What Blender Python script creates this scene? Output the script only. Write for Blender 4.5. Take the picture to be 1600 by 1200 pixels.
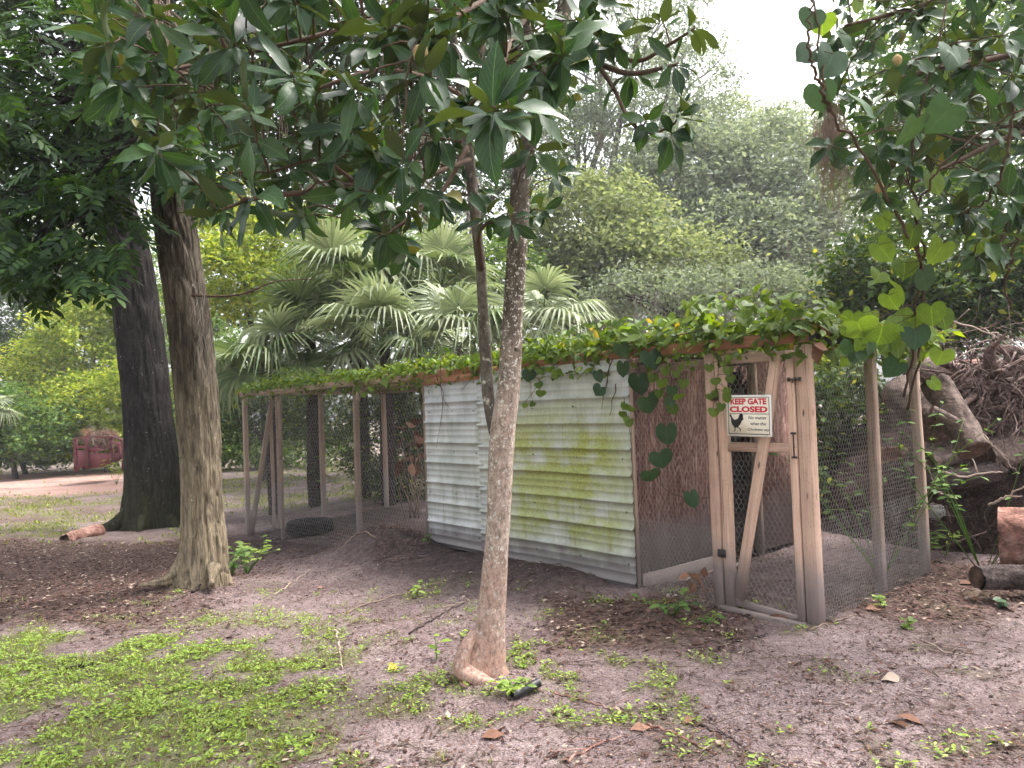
import bpy, math
import numpy as np
from mathutils import Matrix, Vector

for _o in list(bpy.data.objects): bpy.data.objects.remove(_o)
S = bpy.context.scene
COL = S.collection
R = np.random.default_rng(7)
PI = math.pi
def A(*v): return np.array(v, float)

# ------------------------------------------------------------------ camera
FPX = 1150.0
EYE = 1.6
pitch = math.atan(36 / FPX); roll = 0.038
fw = A(0, math.cos(pitch), math.sin(pitch))
r0 = A(1, 0, 0); u0 = np.cross(r0, fw)
rt = r0 * math.cos(roll) - u0 * math.sin(roll)
up = u0 * math.cos(roll) + r0 * math.sin(roll)
CAM = A(0, 0, EYE)
cd = bpy.data.cameras.new('camera'); cam = bpy.data.objects.new('camera', cd); COL.objects.link(cam)
cd.sensor_width = 36; cd.lens = 36 * FPX / 1600; cd.clip_start = 0.05; cd.clip_end = 900
M = Matrix.Identity(4)
for i in range(3):
    M[i][0] = rt[i]; M[i][1] = up[i]; M[i][2] = -fw[i]; M[i][3] = CAM[i]
cam.matrix_world = M
S.camera = cam

# ------------------------------------------------------------------ sky, sun, exposure
SUN_EL, SUN_AZ = math.radians(64), math.radians(70)      # azimuth from +Y towards +X: high, ahead of the camera
W_ = bpy.data.worlds.new('World'); S.world = W_; W_.use_nodes = True
nt = W_.node_tree; bg = nt.nodes['Background']
sk = nt.nodes.new('ShaderNodeTexSky'); sk.sky_type = 'NISHITA'; sk.sun_disc = False
sk.sun_elevation = SUN_EL; sk.sun_rotation = SUN_AZ
sk.air_density = 1.6; sk.dust_density = 6.0; sk.ozone_density = 1.0
hs = nt.nodes.new('ShaderNodeHueSaturation'); hs.inputs['Saturation'].default_value = 0.22
nt.links.new(sk.outputs[0], hs.inputs['Color']); nt.links.new(hs.outputs[0], bg.inputs[0])
bg.inputs[1].default_value = 0.15
sd = bpy.data.lights.new('sun', 'SUN'); sd.energy = 1.5; sd.angle = math.radians(18); sd.color = (1, .95, .88)
so = bpy.data.objects.new('sun', sd); COL.objects.link(so)
sdir = Vector((math.sin(SUN_AZ) * math.cos(SUN_EL), math.cos(SUN_AZ) * math.cos(SUN_EL), math.sin(SUN_EL)))
so.rotation_euler = sdir.to_track_quat('Z', 'Y').to_euler(); so.location = (0, 0, 30)
S.view_settings.view_transform = 'Standard'; S.view_settings.look = 'None'
S.view_settings.gamma = 1; S.view_settings.use_curve_mapping = False
S.view_settings.exposure = 1.85
cy = S.cycles
cy.max_bounces = 4; cy.diffuse_bounces = 2; cy.glossy_bounces = 1; cy.transmission_bounces = 3
cy.transparent_max_bounces = 4; cy.volume_bounces = 0; cy.caustics_reflective = False; cy.caustics_refractive = False
cy.use_denoising = True; cy.denoiser = 'OPENIMAGEDENOISE'
try:
    cy.use_adaptive_sampling = True; cy.adaptive_threshold = 0.04
except Exception: pass

# ------------------------------------------------------------------ helpers: places
def ray(px, py): return ((px - 800) / FPX) * rt + ((600 - py) / FPX) * up + fw
def P(px, py, d): return CAM + ray(px, py) * d
def proj(p):
    q = np.asarray(p, float) - CAM
    z = q @ fw; zz = np.where(np.abs(z) < 1e-3, 1e-3, z)
    return 800 + FPX * (q @ rt) / zz, 600 - FPX * (q @ up) / zz, z
def sstep(a, b, x):
    t = np.clip((x - a) / (b - a), 0, 1); return t * t * (3 - 2 * t)
def _hash(ix, iy, iz):
    n = (ix * 73856093) ^ (iy * 19349663) ^ (iz * 83492791)
    n = (n ^ (n >> 13)) * 1274126177
    n = n & 0x7fffffff
    return ((n ^ (n >> 16)) & 0xffff) / 65535.0
def vnoise(x, y, z=None):
    x = np.asarray(x, float); y = np.asarray(y, float); z = np.zeros_like(x) if z is None else np.asarray(z, float) + 0 * x
    i, j, k = np.floor(x).astype(np.int64), np.floor(y).astype(np.int64), np.floor(z).astype(np.int64)
    f, g, h = x - i, y - j, z - k
    f, g, h = f*f*(3-2*f), g*g*(3-2*g), h*h*(3-2*h)
    def c(a, b, d): return _hash(i + a, j + b, k + d)
    e = lambda d: (c(0,0,d)*(1-f) + c(1,0,d)*f) * (1-g) + (c(0,1,d)*(1-f) + c(1,1,d)*f) * g
    return e(0) * (1-h) + e(1) * h
def fbm(x, y, z=None, o=4):
    s = 0; a = .5; t = 0
    for q in range(o):
        s = s + a * vnoise(x * 2**q + 17 * q, y * 2**q - 9 * q, None if z is None else z * 2**q); t += a; a *= .5
    return s / t

# front wall of the pen: corner post C0, running to the far corner along D; N points into the pen
C0 = A(2.03, 5.14, 0); D = A(-.656, .755, 0); D = D / np.linalg.norm(D); N = A(-D[1] * -1, -D[0], 0)
N = A(.755, .656, 0); N = N / np.linalg.norm(N)
LEN, DEP, TOP = 10.4, 2.9, 2.0
Z3 = A(0, 0, 1)
def FW(t, z, s=0.0): return C0 + D * t + N * s + Z3 * z          # s > 0 behind the front plane
def FWpx(px, py, s=0.0):
    r = ray(px, py); o = C0 + N * s
    d = ((o - CAM) @ N) / (r @ N); p = CAM + r * d
    return (p - o) @ D, p[2]

def H(x, y):                                                    # height of the ground
    x = np.asarray(x, float); y = np.asarray(y, float)
    qx, qy = x - C0[0], y - C0[1]
    t = qx * D[0] + qy * D[1]; s = qx * N[0] + qy * N[1]
    h = -.30 * sstep(4.6, 8.6, t) * sstep(-5.5, -1.0, s) - .12 * sstep(1, 5, t) * sstep(-4, -1.5, s) * (1 - sstep(4.6, 8.6, t))
    h = h - .22 * sstep(5, 14, y - x * .4) * sstep(-2, -6, x)
    # heaped soil in front of the tin wall
    h = h + .20 * np.exp(-((s + .30) / .46)**2) * sstep(1.5, 2.4, t) * (1 - sstep(5.6, 6.6, t)) * (.75 + .5 * vnoise(t * 1.7, s))
    h = h + .14 * np.exp(-((s + .1) / .7)**2 - ((t - 5.2) / .7)**2)
    h = h - .05 * np.exp(-((s + 1.4) / .6)**2) * sstep(2, 3, t) * (1 - sstep(7, 8, t))
    near = np.exp(-(x * x + (y - 6)**2) / 300)
    h = h + near * (.055 * (fbm(x * .9, y * .9, o=3) - .5) + .05 * (fbm(x * 3.5, y * 3.5, o=3) - .5) + .03 * (fbm(x * 9, y * 9, o=2) - .5))
    h = h + .10 * np.exp(-((x - (-3.25))**2 + (y - 7.5)**2) / .5)
    return h
def G(px, py, z=0.0):                                           # ground point under a pixel
    r = ray(px, py); d = 5.0
    for _ in range(6):
        p = CAM + r * d; hh = float(H(p[0], p[1])) + z
        d = d + ((hh - EYE) / r[2] - d) * .85 if r[2] < -1e-3 else d
        d = min(max(d, .5), 200)
    p = CAM + r * d; p[2] = float(H(p[0], p[1])) + z
    return p

# ------------------------------------------------------------------ helpers: meshes
class Geo:
    def __init__(s): s.V = []; s.F = {}; s.UV = []; s.n = 0
    def add(s, V, F, uv=None):
        V = np.asarray(V, float).reshape(-1, 3)
        for f in (F if isinstance(F, list) and len(F) and isinstance(F[0], np.ndarray) and F[0].ndim == 2 else [np.asarray(F)]):
            f = np.asarray(f, np.int64); s.F.setdefault(f.shape[1], []).append(f + s.n)
        s.V.append(V); s.UV.append(np.zeros((len(V), 2)) if uv is None else np.asarray(uv, float)); s.n += len(V); return s
    def box(s, c, ex, ey, ez, sx, sy, sz, taper=None):
        c = np.asarray(c, float); V = []
        for k in (-1, 1):
            for a, b in ((-1,-1),(1,-1),(1,1),(-1,1)): V.append(c + ex*a*sx/2 + ey*b*sy/2 + ez*k*sz/2)
        return s.add(V, np.array([(3,2,1,0),(4,5,6,7),(0,1,5,4),(1,2,6,5),(2,3,7,6),(3,0,4,7)]))
    def beam(s, a, b, w, h, upv=Z3, bev=.004):
        """a sawn board from a to b, w wide across, h high, with eased edges and slight irregularity"""
        a = np.asarray(a, float); b = np.asarray(b, float); L = np.linalg.norm(b - a); d = (b - a) / L
        x = np.cross(d, upv); x /= np.linalg.norm(x); z = np.cross(x, d)
        c = bev; w2, h2 = w/2, h/2
        prof = [(-w2+c,-h2),(w2-c,-h2),(w2,-h2+c),(w2,h2-c),(w2-c,h2),(-w2+c,h2),(-w2,h2-c),(-w2,-h2+c)]
        n = max(2, int(L / .35) + 1); V = []; uv = []
        ph = R.uniform(0, 50)
        for i in range(n):
            t = i / (n - 1); o = a + d * (L * t) + x * (.006 * math.sin(ph + 2.1*t*L) if 0 < i < n-1 else 0) + z * (.004 * math.sin(ph*2 + 1.7*t*L) if 0 < i < n-1 else 0)
            for q, (p_, r_) in enumerate(prof): V.append(o + x*p_ + z*r_); uv.append((ph + p_ + r_, ph + t * L))
        F = []
        for i in range(n - 1):
            for k in range(8): F.append((i*8+k, i*8+(k+1)%8, (i+1)*8+(k+1)%8, (i+1)*8+k))
        s.add(V, np.array(F), uv)
        s.F.setdefault(8, []).append(np.array([[s.n - n*8 + k for k in range(7, -1, -1)], [s.n - 8 + k for k in range(8)]]))
        return s
    def tube(s, pts, rad, seg=8, cap=True, wob=0):
        V, F = tube(pts, rad, seg, wob)
        s.add(V, F)
        if cap:
            n = len(pts); b = s.n - n * seg
            s.F.setdefault(seg, []).append(np.array([[b + k for k in range(seg - 1, -1, -1)], [b + (n-1)*seg + k for k in range(seg)]]))
        return s
    def mesh(s, name, mat=None, smooth=False, uv=False):
        me = bpy.data.meshes.new(name)
        V = np.concatenate(s.V) if s.V else np.zeros((0, 3))
        me.vertices.add(len(V)); me.vertices.foreach_set('co', V.astype(np.float32).ravel())
        idx, st, tot, k0 = [], [], [], 0
        for k, fs in s.F.items():
            f = np.concatenate(fs); idx.append(f.ravel()); st.append(k0 + np.arange(len(f)) * k); tot.append(np.full(len(f), k)); k0 += f.size
        idx = np.concatenate(idx).astype(np.int32)
        me.loops.add(len(idx)); me.loops.foreach_set('vertex_index', idx)
        st = np.concatenate(st).astype(np.int32)
        me.polygons.add(len(st)); me.polygons.foreach_set('loop_start', st)
        try: me.polygons.foreach_set('loop_total', np.concatenate(tot).astype(np.int32))
        except Exception: pass
        if smooth: me.polygons.foreach_set('use_smooth', np.ones(len(st), bool))
        if uv:
            U = np.concatenate(s.UV); l = me.uv_layers.new(name='UVMap'); l.data.foreach_set('uv', U[idx].astype(np.float32).ravel())
        me.update(calc_edges=True)
        if mat is not None: me.materials.append(mat)
        return me
    def obj(s, name, mat, parent=None, smooth=False, uv=False, **kw):
        return place(name, s.mesh(name, mat, smooth, uv), None, parent, **kw)
def tube(pts, rad, seg=8, wob=0):
    pts = np.asarray(pts, float); n = len(pts); rad = np.broadcast_to(np.asarray(rad, float), (n,))
    tg = np.gradient(pts, axis=0); tg /= np.linalg.norm(tg, axis=1)[:, None] + 1e-12
    a = A(0, 0, 1) if abs(tg[0][2]) < .9 else A(1, 0, 0)
    x = np.cross(a, tg[0]); x /= np.linalg.norm(x); X = []
    for i in range(n):
        x = x - tg[i] * (x @ tg[i]); x /= np.linalg.norm(x) + 1e-12; X.append(x)
    X = np.array(X); Y = np.cross(tg, X)
    th = np.arange(seg) * 2 * PI / seg
    V = pts[:, None] + rad[:, None, None] * (np.cos(th)[None, :, None] * X[:, None] + np.sin(th)[None, :, None] * Y[:, None])
    if wob: V += R.normal(0, wob, V.shape)
    i = np.arange(n - 1)[:, None] * seg; k = np.arange(seg)[None]; k2 = (k + 1) % seg
    F = np.stack([i + k, i + k2, i + seg + k2, i + seg + k], -1).reshape(-1, 4)
    return V.reshape(-1, 3), F
def smooth_path(pts, n=24):
    """Catmull-Rom through rows of any width"""
    p = np.asarray(pts, float)
    if len(p) == 2: return p[0] + (p[1] - p[0]) * np.linspace(0, 1, n)[:, None]
    q = np.vstack([2 * p[0] - p[1], p, 2 * p[-1] - p[-2]]); out = []
    for t in np.linspace(0, len(p) - 1 - 1e-9, n):
        i = int(t); f = t - i; a, b, c, d = q[i:i+4]
        out.append(.5 * (2*b + (c-a)*f + (2*a-5*b+4*c-d)*f*f + (3*b-a-3*c+d)*f**3))
    return np.array(out)
def frames(d, nrm):
    """rotation matrices with local Y along d and local Z near nrm"""
    y = d / (np.linalg.norm(d, axis=-1, keepdims=True) + 1e-9)
    x = np.cross(y, nrm); x /= np.linalg.norm(x, axis=-1, keepdims=True) + 1e-9
    z = np.cross(x, y)
    return np.stack([x, y, z], -1)
def scatter(geo, tmpl, loc, Rm, sc):
    V, F, UV = tmpl; n = len(loc); m = len(V)
    sc = np.asarray(sc, float); sc = sc[:, None] * np.ones(3) if sc.ndim == 1 else sc
    W = np.einsum('nij,nmj->nmi', Rm, V[None] * sc[:, None, :]) + loc[:, None]
    for f in F:
        geo.F.setdefault(f.shape[1], []).append((f[None] + (np.arange(n) * m)[:, None, None]).reshape(-1, f.shape[1]) + geo.n)
    geo.V.append(W.reshape(-1, 3)); geo.UV.append(np.tile(UV, (n, 1))); geo.n += n * m
def tmesh(name, tmpl, mat):
    g = Geo(); g.add(tmpl[0], list(tmpl[1]), tmpl[2]); return g.mesh(name, mat, smooth=True, uv=True)
def place(name, data, mtx=None, parent=None, label=None, cat=None, group=None, kind=None):
    o = bpy.data.objects.new(name, data); COL.objects.link(o)
    if mtx is not None: o.matrix_basis = mtx
    if parent is not None:
        o.parent = parent; o.matrix_parent_inverse = parent.matrix_basis.inverted()
    if label: o['label'] = label
    if cat: o['category'] = cat
    if group: o['group'] = group
    if kind: o['kind'] = kind
    return o
def thing(name, loc, label, cat, group=None):
    return place(name, None, Matrix.Translation(Vector(loc)), None, label, cat, group)
def mat4(Rm, loc, sc):
    m = Matrix.Identity(4); sc = np.broadcast_to(np.asarray(sc, float), (3,))
    for i in range(3):
        for j in range(3): m[i][j] = float(Rm[i][j] * sc[j])
        m[i][3] = float(loc[i])
    return m
def unit(n):
    v = R.normal(size=(n, 3)); return v / np.linalg.norm(v, axis=1)[:, None]

# ------------------------------------------------------------------ helpers: materials
class NT:
    def __init__(s, name):
        s.m = bpy.data.materials.new(name); s.m.use_nodes = True; s.t = s.m.node_tree; s.b = s.t.nodes['Principled BSDF']; s.out = s.t.nodes['Material Output']
        s.b.inputs['Specular IOR Level'].default_value = .25
    def n(s, typ, **kw):
        x = s.t.nodes.new('ShaderNode' + typ)
        for k, v in kw.items():
            if k in x.inputs: s.set(x.inputs[k], v)
            else: setattr(x, k, v)
        return x
    def set(s, inp, v):
        if isinstance(v, bpy.types.NodeSocket): s.t.links.new(v, inp)
        elif isinstance(v, (tuple, list)) and len(v) == 3 and inp.type == 'RGBA': inp.default_value = (*v, 1)
        else: inp.default_value = v
    def math(s, op, a, b=None, c=None):
        x = s.t.nodes.new('ShaderNodeMath'); x.operation = op
        for i, v in enumerate((a, b, c)):
            if v is not None: s.set(x.inputs[i], v)
        return x.outputs[0]
    def mix(s, f, a, b, mode='MIX'):
        x = s.t.nodes.new('ShaderNodeMix'); x.data_type = 'RGBA'; x.blend_type = mode
        s.set(x.inputs[0], f); s.set(x.inputs[6], a); s.set(x.inputs[7], b); return x.outputs[2]
    def ramp(s, f, stops):
        x = s.t.nodes.new('ShaderNodeValToRGB'); s.set(x.inputs[0], f); e = x.color_ramp.elements
        while len(e) < len(stops): e.new(.5)
        for q, (p, c) in zip(e, stops):
            q.position = p; q.color = (*c, 1) if isinstance(c, tuple) else (c, c, c, 1)
        return x.outputs[0]
    def coord(s, which='Object', scale=(1, 1, 1), rot=(0, 0, 0)):
        c = s.t.nodes.new('ShaderNodeTexCoord'); m = s.t.nodes.new('ShaderNodeMapping'); s.t.links.new(c.outputs[which], m.inputs[0])
        m.inputs['Scale'].default_value = scale; m.inputs['Rotation'].default_value = rot; return m.outputs[0]
    def geo(s, which='Position', scale=(1, 1, 1)):
        c = s.t.nodes.new('ShaderNodeNewGeometry'); m = s.t.nodes.new('ShaderNodeMapping'); s.t.links.new(c.outputs[which], m.inputs[0])
        m.inputs['Scale'].default_value = scale; return m.outputs[0]
    def noise(s, vec, scale=5, detail=4, rough=.55, dist=0):
        x = s.n('TexNoise', Scale=scale, Detail=detail, Roughness=rough, Distortion=dist); s.t.links.new(vec, x.inputs['Vector']); return x.outputs[0]
    def voro(s, vec, scale=5, feat='F1', out=0):
        x = s.n('TexVoronoi', Scale=scale); x.feature = feat; s.t.links.new(vec, x.inputs['Vector']); return x.outputs[out]
    def bump(s, h, strength=.4, dist=.02):
        x = s.n('Bump', Strength=strength, Distance=dist); s.t.links.new(h, x.inputs['Height']); s.t.links.new(x.outputs[0], s.b.inputs['Normal']); return x.outputs[0]
    def done(s, col=None, rough=.8, spec=None, metal=None):
        if col is not None: s.set(s.b.inputs['Base Color'], col)
        s.set(s.b.inputs['Roughness'], rough)
        if spec is not None: s.set(s.b.inputs['Specular IOR Level'], spec)
        if metal is not None: s.set(s.b.inputs['Metallic'], metal)
        return s.m
def leaf_mat(name, cols, rough=.5, spec=.4, trans=.45, tcol=None, under=None, vein=0.0, odd=None):
    """cols: stops across the random variation of leaves; trans: share of light let through"""
    m = NT(name)
    g = m.n('NewGeometry'); oi = m.n('ObjectInfo')
    rnd = m.math('FRACT', m.math('ADD', g.outputs['Random Per Island'], oi.outputs['Random']))
    c = m.ramp(rnd, [(i / max(1, len(cols) - 1), q) for i, q in enumerate(cols)])
    nz = m.noise(m.geo('Position'), 30, 2)
    c = m.mix(.35, c, m.ramp(nz, [(.3, .35), (.7, 1.0)]), 'MULTIPLY')
    if odd: c = m.mix(m.math('GREATER_THAN', m.math('FRACT', m.math('MULTIPLY', rnd, 37.0)), 1 - odd[0]), c, odd[1])
    if vein:
        uvn = m.n('UVMap'); sx = m.n('SeparateXYZ'); m.t.links.new(uvn.outputs[0], sx.inputs[0])
        au = m.math('ABSOLUTE', sx.outputs[0])
        mid = m.math('LESS_THAN', au, .035)
        side = m.math('PINGPONG', m.math('ADD', m.math('MULTIPLY', sx.outputs[1], 7.0), m.math('MULTIPLY', au, -3.0)), .5)
        side = m.math('LESS_THAN', side, .05)
        vv = m.math('MAXIMUM', mid, m.math('MULTIPLY', side, .45))
        c = m.mix(m.math('MULTIPLY', vv, vein), c, tuple(min(1, x * 1.9 + .03) for x in cols[-1]))
    if under:
        c = m.mix(g.outputs['Backfacing'], c, under)
        rough = m.math('ADD', m.math('MULTIPLY', g.outputs['Backfacing'], .45), rough)
    m.done(c, rough, spec)
    tr = m.n('BsdfTranslucent')
    tc = m.mix(1.0, c, tcol if tcol else (1.5, 1.35, .45), 'MULTIPLY')
    m.t.links.new(tc, tr.inputs[0])
    mx = m.n('MixShader'); mx.inputs[0].default_value = trans
    m.t.links.new(m.b.outputs[0], mx.inputs[1]); m.t.links.new(tr.outputs[0], mx.inputs[2]); m.t.links.new(mx.outputs[0], m.out.inputs[0])
    return m.m
# ------------------------------------------------------------------ materials
def wood_mat(name, light, dark, rough=.85, grain=1.0, dust=None, knots=True):
    m = NT(name)
    uvn = m.n('UVMap'); mp = m.n('Mapping'); m.t.links.new(uvn.outputs[0], mp.inputs[0]); mp.inputs['Scale'].default_value = (60, 2.2, 1)
    g1 = m.noise(mp.outputs[0], 1.0, 5, .6, .6)
    pos = m.geo('Position'); g2 = m.noise(pos, 2.3, 4, .6); g3 = m.noise(pos, 60, 3)
    f = m.math('ADD', m.math('MULTIPLY', g1, .85 * grain), m.math('MULTIPLY', g2, .5))
    c = m.ramp(f, [(.32, dark), (.55, tuple((a+b)/2 for a, b in zip(light, dark))), (.8, light)])
    mpc = m.n('Mapping'); m.t.links.new(uvn.outputs[0], mpc.inputs[0]); mpc.inputs['Scale'].default_value = (95, .9, 1)
    crk = m.noise(mpc.outputs[0], 1.0, 3, .6, .3)
    c = m.mix(m.ramp(crk, [(.30, .85), (.37, 0.0)]), c, tuple(x * .3 for x in dark))                # drying cracks along the grain
    if knots:
        mp2 = m.n('Mapping'); m.t.links.new(uvn.outputs[0], mp2.inputs[0]); mp2.inputs['Scale'].default_value = (9, 2.3, 1)
        v = m.voro(mp2.outputs[0], 1.0)
        c = m.mix(m.ramp(v, [(.035, .9), (.085, 0.0)]), c, tuple(x * .25 for x in dark))
    c = m.mix(m.ramp(g3, [(.60, 0.0), (.75, .5)]), c, tuple(x * .35 for x in dark))
    if dust:
        sz = m.n('SeparateXYZ'); m.t.links.new(pos, sz.inputs[0])
        edge = m.math('ADD', sz.outputs[2], m.math('MULTIPLY', g2, -.5))
        c = m.mix(m.ramp(edge, [(.0, .95), (.28, 0.0)]), c, dust)
    oi = m.n('ObjectInfo')
    hv = m.n('HueSaturation'); m.t.links.new(c, hv.inputs['Color']); m.t.links.new(m.math('ADD', m.math('MULTIPLY', oi.outputs['Random'], .5), .75), hv.inputs['Value'])
    m.bump(m.math('ADD', g1, crk), .7, .005)
    return m.done(hv.outputs[0], rough, .2)
M_post = wood_mat('weathered_post_wood', (.40, .29, .23), (.14, .095, .075), dust=(.27, .22, .21))
M_gate = wood_mat('weathered_sawn_wood', (.60, .41, .32), (.28, .17, .125), dust=(.24, .195, .19))
M_beam = wood_mat('red_brown_beam_wood', (.42, .20, .12), (.17, .075, .05))
M_darkwood = wood_mat('dark_stained_wood', (.05, .045, .05), (.02, .018, .02))
M_maroon = wood_mat('maroon_paint', (.17, .05, .055), (.12, .035, .04), rough=.6, grain=.4, knots=False)

def plywood():
    m = NT('red_brown_plywood')
    v = m.geo('Position', (7.0, 7.0, .9))
    d = m.noise(v, 1.0, 3, .5, 2.2)
    rings = m.math('PINGPONG', m.math('MULTIPLY', d, 9.0), .5)
    fine = m.noise(m.geo('Position', (120, 120, 6)), 1.0, 3)
    c = m.ramp(rings, [(.0, (.44, .30, .26)), (.12, (.25, .14, .115)), (.3, (.15, .07, .06)), (.5, (.13, .058, .05))])
    c = m.mix(m.ramp(fine, [(.5, 0.0), (.75, .45)]), c, (.33, .21, .18))
    pos = m.geo('Position'); sz = m.n('SeparateXYZ'); m.t.links.new(pos, sz.inputs[0])
    e = m.math('ADD', sz.outputs[2], m.math('MULTIPLY', m.noise(pos, 3, 3), -.45))
    c = m.mix(m.ramp(e, [(.12, .92), (.42, 0.0)]), c, (.25, .205, .20))
    m.bump(rings, .25, .004)
    return m.done(c, .85, .15)
M_ply = plywood()
def _tin_note(): pass
def tin():
    m = NT('algae_streaked_tin')
    pos = m.geo('Position'); sz = m.n('SeparateXYZ'); m.t.links.new(pos, sz.inputs[0])
    st = m.noise(m.geo('Position', (6, 6, 1.6)), 1.0, 4, .65)                 # vertical run-off streaks
    al = m.noise(m.geo('Position', (1.1, 1.1, 3.2)), 1.0, 4, .65)
    fl = m.noise(pos, 40, 4, .7)
    base = m.ramp(m.noise(pos, 3.5, 3), [(.3, (.42, .44, .47)), (.7, (.60, .615, .645))])
    base = m.mix(m.ramp(st, [(.46, 0.0), (.68, .6)]), base, (.24, .245, .24))
    rs = m.noise(m.geo('Position', (14, 14, .7)), 1.0, 3, .6); base = m.mix(m.ramp(rs, [(.63, 0.0), (.72, .55)]), base, (.21, .13, .085))
    # algae grows on the stretch nearer the door, in a broad uneven patch
    tt = m.n('VectorMath', operation='DOT_PRODUCT'); m.t.links.new(pos, tt.inputs[0]); tt.inputs[1].default_value = tuple(D)
    t0 = m.math('SUBTRACT', tt.outputs['Value'], float(C0 @ D))
    reg = m.math('MULTIPLY', m.ramp(m.math('MULTIPLY', t0, .1), [(.14, .25), (.19, 1.0), (.30, .95), (.36, .22), (.47, .15)]), m.ramp(m.math('MULTIPLY', sz.outputs[2], .5), [(.06, .15), (.22, .85), (.62, 1.0), (.88, .22)]))
    k = m.math('MULTIPLY', reg, m.ramp(m.math('ADD', m.math('MULTIPLY', al, .80), m.math('MULTIPLY', st, .24)), [(.31, 0.0), (.52, 1.0)]))
    gc = m.ramp(fl, [(.3, (.17, .20, .015)), (.55, (.31, .34, .04)), (.8, (.46, .48, .14))])
    c = m.mix(m.math('MULTIPLY', k, .92), base, gc)
    dirt = m.ramp(m.math('ADD', sz.outputs[2], m.math('MULTIPLY', m.noise(pos, 5, 4), -.35)), [(-.02, .9), (.16, 0.0)])
    c = m.mix(dirt, c, (.17, .145, .145))
    c = m.mix(m.ramp(fl, [(.66, 0.0), (.74, .55)]), c, (.10, .10, .085))
    m.bump(m.noise(pos, 7, 2), .12, .012)
    return m.done(c, .5, .35, .1)
M_tin = tin()
def plain(name, col, rough=.8, spec=.25, var=.25, scale=12, metal=0):
    m = NT(name); nz = m.noise(m.geo('Position'), scale, 4, .6)
    c = m.mix(1.0, col, m.ramp(nz, [(.25, 1 - var), (.75, 1 + var * .0 + 0.0)]), 'MULTIPLY')
    m.bump(nz, .3, .01)
    return m.done(c, rough, spec, metal)
M_wire = plain('rusty_wire', (.45, .42, .41), .55, .4, .5, 8, .5)
M_rubber = plain('dusty_rubber', (.022, .02, .022), .85, .3, .5, 14)
M_iron = plain('dark_iron', (.05, .045, .042), .6, .4, .4)
M_pipe = plain('black_plastic', (.02, .02, .022), .4, .5, .2)
M_string = plain('pale_string', (.5, .45, .35), .9)

def bark(name, cols, ridge=(14, 14, 1.6), lichen=None, lsc=9, lam=.62, bumpd=.03, moss=None, xtra=None, upper=None):
    m = NT(name)
    pos = m.geo('Position'); v = m.geo('Position', ridge)
    n1 = m.noise(v, 1.0, 5, .65, .6); n2 = m.noise(pos, 2.2, 3)
    f = m.math('ADD', m.math('MULTIPLY', n1, .75), m.math('MULTIPLY', n2, .35))
    c = m.ramp(f, [(.34, cols[0]), (.52, cols[1]), (.72, cols[2])])
    if upper:                                                  # young algae-grey bark higher up the stem
        su = m.n('SeparateXYZ'); m.t.links.new(pos, su.inputs[0])
        eu = m.math('ADD', su.outputs[2], m.math('MULTIPLY', m.math('SUBTRACT', n2, .5), 1.4))
        c = m.mix(m.math('MULTIPLY', m.ramp(m.math('DIVIDE', m.math('SUBTRACT', eu, upper[0]), upper[1] - upper[0]), [(0.0, 0.0), (1.0, 1.0)]), .93), c, m.mix(1.0, upper[2], m.ramp(f, [(.35, .5), (.7, 1.5)]), 'MULTIPLY'))
    if lichen:
        l = m.noise(pos, lsc, 4, .65); l2 = m.voro(m.geo('Position', (lsc*2.2,)*3), 1.0)
        k = m.ramp(m.math('ADD', l, m.math('MULTIPLY', l2, -.25)), [(lam - .16, 0.0), (lam - .10, .9)])
        c = m.mix(k, c, lichen)
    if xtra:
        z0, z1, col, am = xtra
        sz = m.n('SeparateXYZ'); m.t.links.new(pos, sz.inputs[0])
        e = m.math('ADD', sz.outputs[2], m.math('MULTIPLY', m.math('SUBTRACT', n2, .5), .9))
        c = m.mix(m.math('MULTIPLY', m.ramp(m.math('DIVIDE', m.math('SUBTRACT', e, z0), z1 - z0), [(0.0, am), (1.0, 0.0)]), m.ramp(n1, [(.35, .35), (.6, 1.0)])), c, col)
    n3 = m.noise(m.geo('Position', tuple(q * 3.2 for q in ridge)), 1.0, 4, .7)
    c = m.mix(1.0, c, m.ramp(n3, [(.30, .45), (.5, 1.0), (.72, 1.35)]), 'MULTIPLY')
    m.bump(m.math('ADD', n1, m.math('MULTIPLY', n3, .5)), 1.0, bumpd * 1.3)
    return m.done(c, .92, .12)
M_bark_mag = bark('magnolia_bark', ((.20, .145, .12), (.33, .25, .21), (.46, .38, .33)), (16, 16, 9), (.58, .54, .49), 34, .60, .006, xtra=(.25, .9, (.36, .20, .15), .8), upper=(1.45, 2.15, (.085, .072, .056)))
M_bark_magup = bark('magnolia_limb_bark', ((.05, .042, .036), (.10, .085, .07), (.17, .15, .125)), (16, 16, 9), (.44, .42, .36), 15, .63, .006)
M_bark_oak = bark('dark_oak_bark', ((.006, .005, .005), (.016, .0135, .013), (.048, .041, .039)), (16, 16, 3), (.5, .5, .48), 22, .735, .02, xtra=(-.2, 1.3, (.05, .055, .02), .55))
M_bark_pale = bark('ridged_tan_bark', ((.016, .013, .010), (.058, .046, .036), (.16, .132, .103)), (26, 26, 3.2), (.45, .42, .37), 9, .74, .02, xtra=(.5, 2.3, (.36, .29, .20), .8))  # paler foot, darker top: bark tone plus canopy shade put into the colour
M_bark_far = bark('grey_far_bark', ((.04, .034, .03), (.09, .078, .07), (.15, .13, .115)), (8, 8, 2))
M_log = bark('fallen_log_bark', ((.035, .026, .024), (.11, .08, .071), (.23, .175, .155)), (9, 9, 9), (.4, .34, .3), 7, .75, .012)
M_redlog = bark('rotten_red_log', ((.09, .04, .03), (.24, .125, .10), (.42, .27, .23)), (7, 7, 7), None, 7, .75, .02)
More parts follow.
